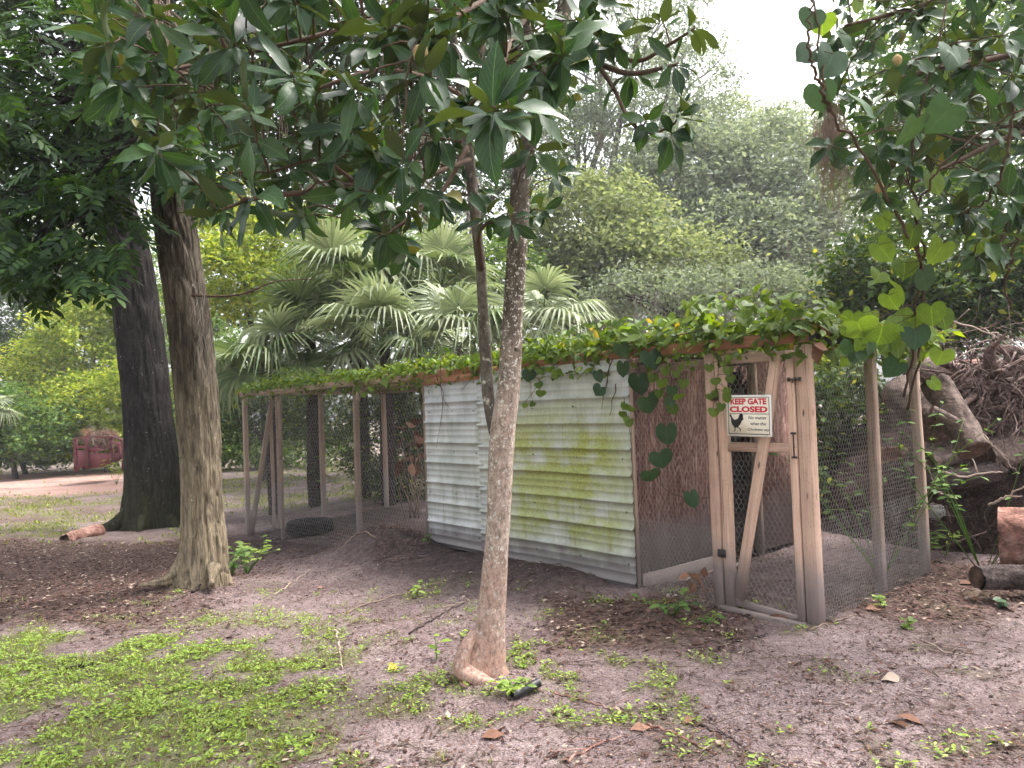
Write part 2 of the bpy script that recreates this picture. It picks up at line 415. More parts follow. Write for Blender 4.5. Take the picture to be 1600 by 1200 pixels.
M_darklog = bark('damp_dark_log', ((.02, .015, .014), (.05, .037, .035), (.09, .07, .067)), (9, 9, 9))
M_root = bark('root_wood', ((.045, .03, .027), (.13, .088, .08), (.28, .205, .185)), (14, 14, 14), None, 7, .75, .012)
M_twig = plain('dry_twig_wood', (.30, .22, .18), .9, .1, .55, 6)
M_paletwig = plain('bleached_twig_wood', (.48, .38, .32), .9, .1, .45, 6)
M_stem = plain('brown_vine_stem', (.10, .065, .045), .85, .15, .4, 20)
M_cut = NT('sawn_log_end')
_p = M_cut.geo('Position'); M_cut.bump(M_cut.noise(_p, 30, 3), .4, .01)
M_cut = M_cut.done(M_cut.ramp(M_cut.noise(_p, 16, 4), [(.3, (.045, .028, .024)), (.7, (.16, .105, .085))]), .9, .1)
M_moss = plain('grey_hanging_moss', (.33, .30, .26), .95, .05, .35, 3)
M_moss_br = plain('brown_hanging_moss', (.30, .21, .17), .95, .05, .35, 3)
M_fruit = plain('magnolia_seed_cone', (.42, .30, .15), .95, .1, .4, 60)

L_mag = leaf_mat('magnolia_leaf', [(.014, .038, .015), (.028, .068, .025), (.055, .11, .036)], .36, .32, .24, (1.5, 1.6, .3), under=(.045, .062, .027), vein=.5, odd=(.012, (.16, .14, .03)))
L_heart = leaf_mat('heart_vine_leaf', [(.085, .14, .028), (.13, .195, .038), (.165, .25, .05)], .48, .25, .45, (1.4, 1.45, .35), vein=.3)  # paler copy of the heart leaf, with backlight put into its colour
L_heart_d = leaf_mat('deep_green_heart_leaf', [(.028, .068, .032), (.042, .088, .040), (.055, .105, .045)], .46, .3, .25, (1.2, 1.4, .3), vein=.15)
L_small = leaf_mat('small_vine_leaf', [(.045, .09, .016), (.10, .17, .025), (.18, .26, .035)], .5, .22, .45, (1.6, 1.4, .3), odd=(.02, (.34, .27, .06)))
L_pin = leaf_mat('ash_leaflet', [(.014, .038, .015), (.027, .064, .021), (.06, .115, .03)], .5, .2, .35, (1.5, 1.6, .3), vein=.2)
L_oak = leaf_mat('dark_oak_leaf', [(.014, .036, .014), (.028, .062, .02), (.06, .105, .03)], .55, .2, .3)
L_far_ol = leaf_mat('olive_far_leaf', [(.13, .175, .085), (.21, .25, .13), (.35, .38, .24)], .7, .12, .42, (1.3, 1.3, .7))  # olive paled so the colour carries some of the distance haze
L_far_gr = leaf_mat('grey_green_far_leaf', [(.12, .155, .105), (.20, .24, .165), (.36, .39, .30)], .7, .12, .38, (1.2, 1.25, .8))  # greyed and paled: distance haze is put into the leaf colour
L_far_dk = leaf_mat('deep_far_leaf', [(.022, .05, .02), (.045, .085, .03), (.085, .13, .045)], .7, .12, .35)
L_yel = leaf_mat('yellow_green_leaf', [(.12, .21, .03), (.27, .37, .06), (.47, .52, .12)], .65, .12, .5)
L_mid = leaf_mat('mid_green_leaf', [(.05, .11, .03), (.11, .20, .055), (.21, .31, .09)], .6, .15, .42)
L_bush_d = leaf_mat('dark_shrub_leaf', [(.022, .05, .016), (.045, .085, .025), (.095, .15, .035)], .5, .2, .35, odd=(.05, (.30, .34, .05)))
L_palm = leaf_mat('palm_frond_green', [(.09, .15, .06), (.16, .22, .09), (.26, .31, .155)], .42, .35, .28, (1.15, 1.2, .7))
L_palm_p = leaf_mat('pale_palm_frond', [(.21, .26, .15), (.30, .35, .21), (.43, .47, .32)], .42, .35, .28, (1.1, 1.15, .75))
L_weed = leaf_mat('ground_weed_leaf', [(.14, .23, .035), (.25, .37, .06), (.38, .49, .11)], .5, .3, .35)
L_lawn = leaf_mat('lawn_blade', [(.14, .20, .035), (.24, .29, .06), (.34, .38, .10)], .6, .2, .3)
L_dead = leaf_mat('dead_leaf', [(.09, .045, .028), (.18, .09, .06), (.36, .20, .14)], .75, .2, .1, (1.2, .9, .6))
L_dead2 = leaf_mat('dark_litter', [(.035, .02, .016), (.085, .045, .036), (.18, .105, .085)], .8, .15, .05, (1.2, .9, .6), odd=(.08, (.34, .27, .22)))
L_yellow = leaf_mat('yellowed_leaf', [(.55, .38, .06), (.62, .48, .10)], .5, .3, .3, vein=.3)
L_fern = leaf_mat('fern_green', [(.06, .14, .025), (.10, .20, .03), (.16, .28, .045)], .5, .3, .45)

# ------------------------------------------------------------------ ground
def axis(n, k, c, o): u = np.linspace(-1, 1, n); return o + c * np.sinh(k * u)
gx = axis(330, 5.0, 1.75, 0.2); gy = axis(380, 5.0, 2.2, 5.2)
GX, GY = np.meshgrid(gx, gy); GZ = H(GX, GY)
ny, nx = GX.shape
V = np.stack([GX, GY, GZ], -1).reshape(-1, 3)
i = np.arange(ny - 1)[:, None] * nx; j = np.arange(nx - 1)[None]
F = np.stack([i + j, i + j + 1, i + nx + j + 1, i + nx + j], -1).reshape(-1, 4)
def covers(x, y):
    """what the soil surface is made of: litter, bare sand, grass (each 0..1)"""
    z = H(x, y); px, py, dd = proj(np.stack([x, y, z], -1))
    nz = fbm(x * 1.3 + 5, y * 1.3, o=4); nf = fbm(x * 5, y * 5 + 3, o=3)
    w = lambda v, a, b: sstep(a, b, v)
    e = px + (nz - .5) * 260; f = py + (nz - .5) * 90
    front = (dd > .5)
    lit = w(f, 815, 850) * (1 - w(f, 940, 1000)) * (1 - w(e, 330, 450))
    lit = np.maximum(lit, w(f, 910, 940) * (1 - w(f, 1000, 1050)) * w(e, 820, 880) * (1 - w(e, 1120, 1230)))
    lit = np.maximum(lit, w(f, 860, 890) * (1 - w(f, 945, 985)) * w(e, 1270, 1330))
    lit = np.maximum(lit, .9 * w(f, 765, 790) * (1 - w(f, 800, 830)) * (1 - w(e, 200, 300)))
    lit = np.maximum(lit, .35 * w(nf, .5, .68) * w(f, 960, 1010) * w(e, 300, 460))
    gr = w(f, 960, 1010) * (1 - w(e, 430, 640)) * w(nf * .6 + nz * .5, .43, .60)
    gr = np.maximum(gr, .55 * w(f, 985, 1010) * (1 - w(f, 1130, 1180)) * w(e, 380, 520) * (1 - w(e, 980, 1120)) * w(nf, .5, .68))
    gr = np.maximum(gr, .25 * w(f, 900, 930) * w(nf, .56, .74))
    far = w(dd, 11.5, 14.5) * (px < 330) + w(dd, 15, 17) * (px >= 330)
    gr = np.maximum(gr, np.clip(far, 0, 1) * .7 * w(nz * .6 + nf * .5, .46, .66))
    path = w(dd, 21, 23) * (1 - w(dd, 31, 34)) * (px < 250) * w(nz, .30, .46)
    gr = gr * (1 - .9 * path); lit = lit * (1 - path)
    return np.where(front, lit, 0), np.where(front, gr, .8), np.where(front, path, 0)
LIT, GRS, PTH = covers(V[:, 0], V[:, 1])
g = Geo(); g.add(V, F)
def soil():
    m = NT('sandy_soil')
    pos = m.geo('Position')
    at = lambda n: m.n('Attribute', attribute_name=n).outputs['Fac']
    n1 = m.noise(pos, 1.1, 6, .62); n2 = m.noise(pos, 14, 5, .7); foot = m.n('TexVoronoi', Scale=4.2); foot.feature = 'SMOOTH_F1'; m.t.links.new(pos, foot.inputs['Vector']); n3 = m.noise(pos, 95, 3, .7); n4 = m.voro(pos, 38)
    sand = m.ramp(m.math('ADD', m.math('MULTIPLY', n1, .6), m.math('MULTIPLY', n2, .45)), [(.30, (.085, .058, .058)), (.50, (.24, .178, .178)), (.74, (.47, .375, .368))])
    sand = m.mix(m.ramp(n3, [(.48, 0.0), (.62, .75)]), sand, (.055, .036, .034))
    n5 = m.noise(m.geo('Position', (55, 160, 60)), 1.0, 3, .6, .8); sand = m.mix(m.ramp(n5, [(.60, 0.0), (.70, .6)]), sand, (.16, .085, .065))
    sand = m.mix(m.ramp(n4, [(.08, .6), (.2, 0.0)]), sand, (.44, .37, .36))
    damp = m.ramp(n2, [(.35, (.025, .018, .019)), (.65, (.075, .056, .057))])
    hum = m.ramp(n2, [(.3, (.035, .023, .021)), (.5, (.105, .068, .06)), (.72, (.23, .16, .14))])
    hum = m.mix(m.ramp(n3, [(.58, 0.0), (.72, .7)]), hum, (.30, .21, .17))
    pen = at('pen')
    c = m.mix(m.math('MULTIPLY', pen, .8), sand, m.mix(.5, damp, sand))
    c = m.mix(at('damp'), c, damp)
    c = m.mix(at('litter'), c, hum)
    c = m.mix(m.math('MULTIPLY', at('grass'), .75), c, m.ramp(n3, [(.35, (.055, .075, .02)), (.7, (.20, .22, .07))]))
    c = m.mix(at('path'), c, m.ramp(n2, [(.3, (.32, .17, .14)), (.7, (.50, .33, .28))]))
    hsum = m.math('ADD', m.math('MULTIPLY', n2, 1.0), m.math('ADD', m.math('ADD', m.math('MULTIPLY', n3, .35), m.math('MULTIPLY', foot.outputs[0], 1.1)), m.math('MULTIPLY', n4, .3)))
    m.bump(hsum, .9, .055)
    return m.done(c, .95, .1)
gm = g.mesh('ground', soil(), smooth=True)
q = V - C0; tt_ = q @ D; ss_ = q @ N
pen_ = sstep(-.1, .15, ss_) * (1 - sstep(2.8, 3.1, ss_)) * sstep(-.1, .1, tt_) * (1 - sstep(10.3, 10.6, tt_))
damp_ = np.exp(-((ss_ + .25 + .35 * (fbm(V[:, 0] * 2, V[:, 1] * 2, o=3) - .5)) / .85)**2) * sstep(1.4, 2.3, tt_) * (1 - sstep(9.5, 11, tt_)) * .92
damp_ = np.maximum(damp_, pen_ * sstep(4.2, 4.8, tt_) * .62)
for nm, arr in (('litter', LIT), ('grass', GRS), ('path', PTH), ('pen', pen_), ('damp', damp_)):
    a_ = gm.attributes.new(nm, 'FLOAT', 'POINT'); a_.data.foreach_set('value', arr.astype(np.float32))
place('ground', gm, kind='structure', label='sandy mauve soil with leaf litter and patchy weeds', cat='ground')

# ------------------------------------------------------------------ the pen
coop = thing('chicken_coop', C0, 'wood and chicken wire pen with a ribbed tin hutch and vine covered roof', 'chicken coop')
def hexwire(L, Hh, cell, rad, o, ex, ez, wave=.012, z0=None):
    """hexagonal netting L long and Hh high; ex along, ez up"""
    nrm = np.cross(ex, ez); w = cell; st = cell * .30; ht = cell * .86            # twisted side, row pitch
    rows = int(Hh / (ht / 1.0)) + 1; cols = int(L / w) + 1; a, b = [], []
    rr, cc = np.meshgrid(np.arange(rows), np.arange(cols), indexing='ij'); off = (rr % 2) * w / 2
    x = cc * w + off; z = rr * ht
    a.append((x, z)); b.append((x, z + st))
    a.append((x, z + st)); b.append((x + w/2, z + ht))
    a.append((x, z + st)); b.append((x - w/2, z + ht))
    AX = np.concatenate([q[0].ravel() for q in a]); AZ = np.concatenate([q[1].ravel() for q in a])
    BX = np.concatenate([q[0].ravel() for q in b]); BZ = np.concatenate([q[1].ravel() for q in b])
    k = (AX >= -1e-6) & (BX >= -1e-6) & (AX <= L) & (BX <= L) & (BZ <= Hh)
    AX, AZ, BX, BZ = AX[k], AZ[k], BX[k], BZ[k]
    def pt(X, Z):
        wv = wave * (fbm(X * 2.2 + o[0], Z * 2.2, o=3) - .5) * 2
        sx = .010 * (vnoise(X * 5, Z * 5 + 9) - .5)
        return o + (X + sx)[:, None] * ex + Z[:, None] * ez + wv[:, None] * nrm
    Aa, Bb = pt(AX, AZ), pt(BX, BZ)
    d = Bb - Aa; d /= np.linalg.norm(d, axis=1)[:, None]
    s1 = np.cross(d, nrm); V = []
    for e in (Aa, Bb):
        for th in (0, 2*PI/3, 4*PI/3): V.append(e + rad * (math.cos(th) * s1 + math.sin(th) * nrm))
    V = np.stack(V, 1).reshape(-1, 3); n = len(Aa); b6 = (np.arange(n) * 6)[:, None]
    F = np.concatenate([b6 + np.array([[k, (k+1) % 3, 3 + (k+1) % 3, 3 + k]]) for k in range(3)])
    gg = Geo(); gg.add(V, F); return gg
def board(name, a, b, w, h, mat, parent=coop, upv=Z3, **kw):
    gg = Geo(); gg.beam(a, b, w, h, upv); return gg.obj(name, mat, parent, uv=True, **kw)
def gz(t, s): p = FW(t, 0, s); return float(H(p[0], p[1]))
def post(t, s, w=.085, h=.085, top=TOP - .04, mat=M_post, lean=0, par=coop, name='post'):
    return board(name, FW(t + lean, gz(t, s) - .12, s), FW(t, top, s), w, h, mat, par, N)
# corner and gate posts, then the posts of the run
post(.012, .05, .095, .09, mat=M_gate)
post(.765, .05, .085, .085, mat=M_gate)
post(1.60, .05, .06, .06)
post(6.4, .05, .07, .065); post(4.74, .06, .065, .065)
post(8.9, .05, .05, .05)
post(10.36, .05, .075, .075); post(10.36, .52, .05, .05); post(10.36, .64, .06, .06); post(10.36, 1.5, .08, .08); post(10.36, 2.86, .075, .075)
board('brace', FW(10.30, gz(10.3, .1), .08), FW(10.30, 1.9, .52), .05, .08, M_post, upv=N)
post(.03, 1.16, .07, .075); post(.03, 2.05, .07, .07)
for t in (2.4, 5.2, 7.8): post(t, 2.86, .09, .09)
# beams round the top
zb = TOP + .02
def beamline(t0, t1, s, zz, mat, hh=.085, ww=.042): board('beam', FW(t0, zz, s), FW(t1, zz, s), ww, hh, mat)
beamline(-.05, 2.35, .0, zb, M_beam); beamline(2.352, 4.9, .004, zb - .01, M_beam); beamline(4.902, 7.7, .0, zb - .015, M_post); beamline(7.702, 10.44, .004, zb - .02, M_post)
beamline(1.5, 5.2, 2.93, zb, M_post); beamline(5.202, 10.4, 2.93, zb - .01, M_post)
beamline(.85, 1.55, .10, zb - .14, M_post, .07, .04)
board('beam', FW(-.035, zb - .002, .03), FW(-.035, zb - .012, 2.06), .042, .075, M_darkwood); board('beam', FW(10.42, zb - .002, .03), FW(10.42, zb - .002, 2.9), .042, .085, M_post)
for t in (1.4, 2.9, 4.4, 5.6, 6.8, 8.0, 9.2): board('rafter', FW(t, zb + .03, .03), FW(t, zb + .03, 2.9), .04, .06, M_post)
# red fascia strip over the tin
board('fascia_board', FW(3.6, 1.945, -.028), FW(4.66, 1.925, -.028), .02, .075, M_beam, upv=Z3)
# tin sheets: wide trapezoid ribs lying level
def tinsheet(t0, t1, zlo, zhi, s0, skew):
    prof = []; z = zlo; pitch_ = .2286
    y = lambda d, zz: prof.append((zz, d))
    k = 0
    y(0, zlo)
    zz = zlo + .03
    while zz + .03 < zhi:
        for dz, dd in ((0, 0), (.003, .019), (.017, .019), (.028, 0)): y(dd, min(zz + dz, zhi))
        for f in (.33, .66):
            c = zz + .028 + (pitch_ - .028) * f
            if c + .012 < zhi:
                for dz, dd in ((-.006, 0), (0, .0035), (.006, 0)): y(dd, c + dz)
        zz += pitch_
    y(0, zhi)
    prof = np.array(prof); n = 26; tt = np.linspace(t0, t1, n); V = []
    for q in tt:
        for zz, dd in prof:
            edge = 1 if q in (tt[0], tt[-1]) else 0
            wv = .007 * (fbm(np.array(q * 1.7), np.array(zz * 2.1 + t0), o=2) - .5) * 2
            V.append(FW(q + edge * .006 * math.sin(zz * 40), zz + skew * (q - t0) + .004 * math.sin(q * 3), s0 - dd + wv))
    m = len(prof); i = np.arange(n - 1)[:, None] * m; j = np.arange(m - 1)[None]
    F = np.stack([i + j, i + m + j, i + m + j + 1, i + j + 1], -1).reshape(-1, 4)
    # give it a back skin so that the sheet has thickness
    Vb = np.array(V) + N * .0012
    gg = Geo(); gg.add(V, F); gg.add(Vb, F[:, ::-1]); return gg.obj('tin_sheet', M_tin, coop)
tinsheet(1.555, 3.66, .02, 1.985, -.02, -.004)
tinsheet(3.60, 4.66, .05, 1.965, -.012, -.008)
g = Geo()
for tt in (1.64, 2.2, 2.78, 3.38, 3.70, 4.1, 4.58):
    for zz in (.21, .66, 1.12, 1.58, 1.88):
        c_ = FW(tt + R.normal(0, .012), zz + R.normal(0, .006), -.022); g.tube([c_, c_ - N * .007], [.008, .006], 7)
g.obj('screw_heads', M_iron, coop, kind='stuff')
# hutch sides
def panel(name, t0, s0, t1, s1, z0, z1, th, mat):
    a, b = FW(t0, 0, s0), FW(t1, 0, s1); ex = (b - a) / np.linalg.norm(b - a); ey = np.cross(Z3, ex)
    gg = Geo(); gg.box((a + b) / 2 + Z3 * (z0 + z1) / 2, ex, ey, Z3, np.linalg.norm(b - a), th, z1 - z0); return gg.obj(name, mat, coop)
panel('plywood_panel', 1.555, .004, 1.555, .438, .05, 1.985, .016, M_ply)
panel('plywood_panel', 1.557, .444, 1.557, 1.15, .03, 1.985, .016, M_ply)
panel('edge_board', 1.548, -.012, 1.548, .0, .0, 1.985, .05, M_post)
panel('plywood_panel', 1.557, 1.95, 1.557, 2.85, .03, 1.985, .016, M_ply)
panel('plywood_panel', 4.65, .03, 4.65, 2.85, .03, 1.985, .016, M_ply)  # unseen end and back walls, added to keep the inside dark
panel('plywood_panel', 1.57, 2.80, 4.63, 2.80, .03, 1.985, .016, M_ply)
gg = Geo(); gg.box(FW(3.1, 1.995, 1.42), D, N, Z3, 3.1, 2.86, .012); gg.obj('hutch_roof', M_darkwood, coop)  # unseen roof sheet, added for darkness inside the hutch
board('kick_board', FW(1.52, .075, .02), FW(1.52, .06, 1.15), .02, .13, M_post)
board('kick_board', FW(1.50, -.03, .02), FW(1.50, -.03, 1.6), .02, .08, M_post)
# dark boards of the nest shelves seen through the gate
for k in range(6):
    board('nest_board', FW(1.72 + .03 * (k % 2), .22 + k * .31, 1.14), FW(1.72 + .03 * (k % 2), .22 + k * .31, 1.97), .02, .22, M_darkwood)
board('nest_post', FW(1.56, 0, 1.95), FW(1.56, 1.95, 1.95), .09, .05, M_post, upv=N)
# wire netting
EXF = D
def net(t0, t1, s, cell, rad, z1=TOP - .03, **kw):
    z0 = min(gz(t0, s), gz(t1, s)) - .03; hexwire(t1 - t0, z1 - z0, cell, rad, FW(t0, z0, s), D, Z3, **kw).obj('wire_netting', M_wire, coop)
def netside(t, s0, s1, cell, rad, z1=TOP - .03, **kw):
    z0 = min(gz(t, s0), gz(t, s1)) - .03; hexwire(s1 - s0, z1 - z0, cell, rad, FW(t, z0, s0), N, Z3, **kw).obj('wire_netting', M_wire, coop)
net(.80, 1.55, .0, .042, .0011)
net(4.7, 10.36, -.002, .062, .0011)
netside(-.005, .1, 2.05, .042, .0012, wave=.03)
netside(10.40, .05, 2.86, .07, .0011)
net(1.5, 10.3, 2.90, .10, .0012)
# lower skirt of finer netting along the screen and the side
net(.80, 1.55, -.012, .030, .0008, z1=.62, wave=.02)
netside(-.018, .1, 2.0, .030, .0008, z1=.75, wave=.04)

# gate
gate = place('gate', None, Matrix.Translation(Vector(FW(.4, 0, 0))), coop)
def gboard(name, a, b, w, h, mat=M_gate, upv=N): return board(name, a, b, w, h, mat, gate, upv)
gboard('stile', FW(.668, .0, .025), FW(.672, 1.93, .025), .082, .042)
gboard('stile', FW(.098, .0, .025), FW(.098, 1.93, .025), .056, .042)
gboard('rail', FW(.628, 1.235, .022), FW(.128, 1.235, .022), .066, .036)
gboard('rail', FW(.628, 1.895, .022), FW(.128, 1.895, .022), .066, .036, M_post)
gboard('rail', FW(.628, .06, .03), FW(.128, .02, .03), .05, .036, M_post)
gboard('brace', FW(.575, .10, -.012), FW(.185, 1.90, -.010), .080, .030)
hexwire(.55, 1.9, .042, .0013, FW(.10, .02, .046), D, Z3).obj('wire_netting', M_wire, gate)
def hinge(t, z, vert):
    gg = Geo()
    if vert:
        gg.tube([FW(t, z - .09, -.012), FW(t, z + .09, -.012)], .005, 6)
        for q in (-.085, .085):
            gg.box(FW(t, z + q, -.006), D, N, Z3, .035, .012, .014); gg.tube([FW(t + .012, z + q, -.006), FW(t + .012, z + q, -.024)], .004, 6)
    else:
        gg.tube([FW(t + .045, z, -.016), FW(t - .055, z + .002, -.016)], .0055, 6)
        for q in (-.045, -.01, .035): gg.box(FW(t + q, z, -.01), D, N, Z3, .012, .02, .028)
        gg.tube([FW(t + .005, z, -.018), FW(t + .003, z - .025, -.022)], .0045, 6)
    return gg
hinge(.085, 1.255, True).obj('pull_handle', M_iron, gate)
hinge(.062, 1.72, False).obj('slide_bolt', M_iron, gate)
for z in (.42, 1.62):
    gg = Geo(); gg.box(FW(.718, z, -.004), D, N, Z3, .07, .006, .06); gg.tube([FW(.714, z - .035, -.01), FW(.714, z + .035, -.01)], .005, 6); gg.obj('hinge', M_iron, gate)
board('threshold_board', FW(.74, gz(.5, 0) + .0, -.03), FW(.05, gz(.1, 0) - .015, -.05), .05, .05, M_post)

# the sign wired to the gate
M_white = plain('sign_cream_plastic', (.80, .72, .60), .45, .35, .06, 5)
M_border = plain('sign_white_rim', (.84, .80, .74), .45, .35, .06, 5)
M_black = plain('sign_black_print', (.012, .012, .013), .5, .3, .1)
M_red = plain('sign_red_print', (.62, .03, .06), .5, .3, .1)
tA, zA = FWpx(1136, 652, -.05); tB, zB = FWpx(1206, 647, -.05)
sc_ = FW((tA + tB) / 2, (zA + zB) / 2, -.052)
SW, SH = abs(tA - tB) * 1.0, .305
tilt = math.radians(-1.5)
sx = -D * math.cos(tilt) + Z3 * math.sin(tilt); szv = Z3 * math.cos(tilt) + D * math.sin(tilt); sn = -N
sign = thing('gate_sign', sc_, 'white plastic KEEP GATE CLOSED sign with black hen, wired to the gate', 'sign')
def SP(u, v, o=0.0): return sc_ + sx * (u - .5) * SW + szv * (v - .5) * SH + sn * o
def rrect(w, h, r, n=5):
    o = []
    for cx, cy_, a0 in ((w/2-r, h/2-r, 0), (-w/2+r, h/2-r, 90), (-w/2+r, -h/2+r, 180), (w/2-r, -h/2+r, 270)):
        for k in range(n + 1): a = math.radians(a0 + 90 * k / n); o.append((cx + r * math.cos(a), cy_ + r * math.sin(a)))
    return o
def splate(w, h, r, o0, o1, name, mat, par):
    gg = Geo(); pr = rrect(w, h, r); n = len(pr)
    V = [sc_ + sx * a + szv * b + sn * o0 for a, b in pr] + [sc_ + sx * a + szv * b + sn * o1 for a, b in pr]
    gg.add(V, np.array([(k, (k+1) % n, n + (k+1) % n, n + k) for k in range(n)]))
    gg.F.setdefault(n, []).append(np.array([[n + k for k in range(n)], [n - 1 - k for k in range(n)]])); return gg.obj(name, mat, par)
splate(SW, SH, .012, 0, .0035, 'plate', M_border, sign)
splate(SW - .030, SH - .030, .008, .0036, .0040, 'border_line', M_black, sign)
face = splate(SW - .040, SH - .040, .006, .0041, .0044, 'printed_face', M_white, sign)
gg = Geo(); gg.box(SP(.5, .545, .0047), sx, szv, sn, SW - .034, .0045, .0004); gg.obj('divider_line', M_black, sign)
def text(s, u, v, w, h, mat, bold, shear=0, name='lettering'):
    cu = bpy.data.curves.new('lettering', 'FONT'); cu.body = s; cu.align_x = 'CENTER'; cu.align_y = 'CENTER'; cu.offset = bold; cu.shear = shear; cu.resolution_u = 3
    ob = bpy.data.objects.new('tmp', cu); COL.objects.link(ob); dg = bpy.context.evaluated_depsgraph_get(); dg.update()
    me = bpy.data.meshes.new_from_object(ob.evaluated_get(dg)); bpy.data.objects.remove(ob); bpy.data.curves.remove(cu)
    n = len(me.vertices); co = np.zeros(n * 3, np.float32); me.vertices.foreach_get('co', co); co = co.reshape(-1, 3)
    lo, hi = co.min(0), co.max(0); co = (co - (lo + hi) / 2); ex = (hi - lo)
    W = SP(u, v, .0052)[None] + (co[:, :1] / ex[0] * w) * sx[None] + (co[:, 1:2] / ex[1] * h) * szv[None]
    me.vertices.foreach_set('co', W.astype(np.float32).ravel()); me.materials.clear(); me.materials.append(mat); me.update()
    me.name = name; return place(name, me, None, sign)
text('KEEP GATE', .5, .845, SW * .80, SH * .150, M_red, .045)
text('CLOSED', .5, .655, SW * .84, SH * .150, M_red, .05)
text('No matter', .70, .455, SW * .40, SH * .075, M_black, .012, .12)
text('what the', .71, .315, SW * .34, SH * .075, M_black, .012, .12)
text('Chickens say', .715, .165, SW * .47, SH * .085, M_black, .012, .12)
hen = [(.060,.50),(.085,.515),(.098,.535),(.112,.520),(.122,.49),(.150,.43),(.19,.40),(.235,.41),(.268,.44),(.290,.50),(.310,.545),(.345,.56),(.370,.535),(.385,.50),(.378,.455),(.392,.42),(.372,.395),(.350,.375),(.330,.32),(.300,.27),(.268,.24),(.275,.215),(.318,.19),(.330,.15),(.318,.12),(.306,.125),(.308,.165),(.262,.20),(.225,.215),(.200,.195),(.205,.160),(.185,.115),(.150,.115),(.178,.14),(.182,.175),(.178,.21),(.155,.245),(.125,.285),(.108,.34),(.105,.40),(.098,.455),(.078,.478)]
gg = Geo(); gg.add([SP(a, b, .0052) for a, b in hen], np.array([[k for k in range(len(hen))][::-1]])); gg.obj('hen_silhouette', M_black, sign)
for u, v, du, dv, du2 in ((.10, .03, -.02, -.26, -.13), (.915, .03, -.16, -.30, -.22)):
    gg = Geo(); gg.tube(smooth_path([SP(u, v + .02, .006), SP(u + du * .4, v - .04, .012), SP(u + du, v + dv * .6, .014), SP(u + du2, v + dv * 1.35, .012)], 10), .0022, 5); gg.obj('tie_string', M_string, sign)
gg = Geo(); gg.tube(smooth_path([SP(.86, .98, .006), SP(.84, 1.05, .012), SP(.72, 1.09, .02), SP(.58, 1.085, .01)], 10), .0018, 5); gg.obj('tie_string', M_string, sign)
# ------------------------------------------------------------------ leaf shapes (length 1 along +Y, face up +Z)
def blade(widths, fold=.12, curl=.18, rows=None):
    n = len(widths); V, UV = [], []
    for k, w in enumerate(widths):
        y = k / (n - 1); z = -curl * y * y
        for sgn in (-1, 0, 1): V.append((sgn * w, y, z + abs(sgn) * w * fold * 2)); UV.append((sgn * max(w, .02) / max(widths), y))
    F = []
    for k in range(n - 1):
        a = k * 3; F += [(a, a + 1, a + 4, a + 3), (a + 1, a + 2, a + 5, a + 4)]
    return np.array(V), [np.array(F)], np.array(UV)
def twist(t, a, side=0.0):
    V, F, U = t; V = V.copy(); th = a * V[:, 1]; x, z = V[:, 0].copy(), V[:, 2].copy(); V[:, 0] = x * np.cos(th) - z * np.sin(th) + side * V[:, 1]**2; V[:, 2] = x * np.sin(th) + z * np.cos(th) + .03 * np.sin(V[:, 1] * 9) * np.sign(x) * (np.abs(x) > .05)
    return V, F, U
T_mag = [twist(blade(w, f, c), a, s_) for w, f, c, a, s_ in (([.014, .115, .19, .225, .195, .11, .008], .12, .12, .3, .05), ([.014, .10, .165, .20, .19, .12, .01], .2, .32, -.5, -.08), ([.014, .13, .21, .22, .17, .085, .006], .06, .04, .15, .1), ([.012, .09, .16, .205, .20, .125, .012], .18, .5, .7, -.04), ([.014, .12, .20, .235, .21, .10, .006], .3, .2, -.25, .12), ([.012, .10, .155, .175, .15, .08, .006], .1, -.12, .4, -.12))]
T_oval = (np.array([(0, 0, 0), (.24, .34, .04), (.17, .74, .0), (0, 1, -.1), (-.17, .74, .0), (-.24, .34, .04)]), [np.array([(0, 1, 2, 3), (0, 3, 4, 5)])], np.zeros((6, 2)))
T_leaf = blade([.01, .16, .22, .17, .005], .12, .18)
T_lance = blade([.01, .10, .12, .075, .004], .15, .25)
T_quad = (np.array([(0, 0, 0), (.28, .45, .05), (0, 1, -.06), (-.28, .45, .05)]), [np.array([(0, 1, 2), (0, 2, 3)])], np.array([(0, 0), (1, .5), (0, 1), (-1, .5)], float))
def heart():
    o = [(0, .0), (.12, -.13), (.30, -.17), (.46, -.06), (.52, .14), (.46, .36), (.30, .56), (.12, .67), (0, .76)]
    pts = o + [(-x, y) for x, y in o[-2:0:-1]]
    V = [(0, .30, -.03)] + [(x, y, .10 * abs(x) - .22 * max(0, y)**2 - .14 * x * x) for x, y in pts]
    n = len(pts)
    return np.array(V), [np.array([(0, 1 + k, 1 + (k + 1) % n) for k in range(n)])[:, ::-1]], np.array([(0, .4)] + [(x * 2, y) for x, y in pts])
T_heart = heart()
T_hearts = [T_heart, twist((T_heart[0] * A(1.1, .92, 1.5), T_heart[1], T_heart[2]), .35, .08), twist((T_heart[0] * A(.86, 1.05, 1.0) + A(0, 0, .0), T_heart[1], T_heart[2]), -.4, -.1), twist((T_heart[0] * A(1.0, 1.0, 2.4), T_heart[1], T_heart[2]), .1, .05)]
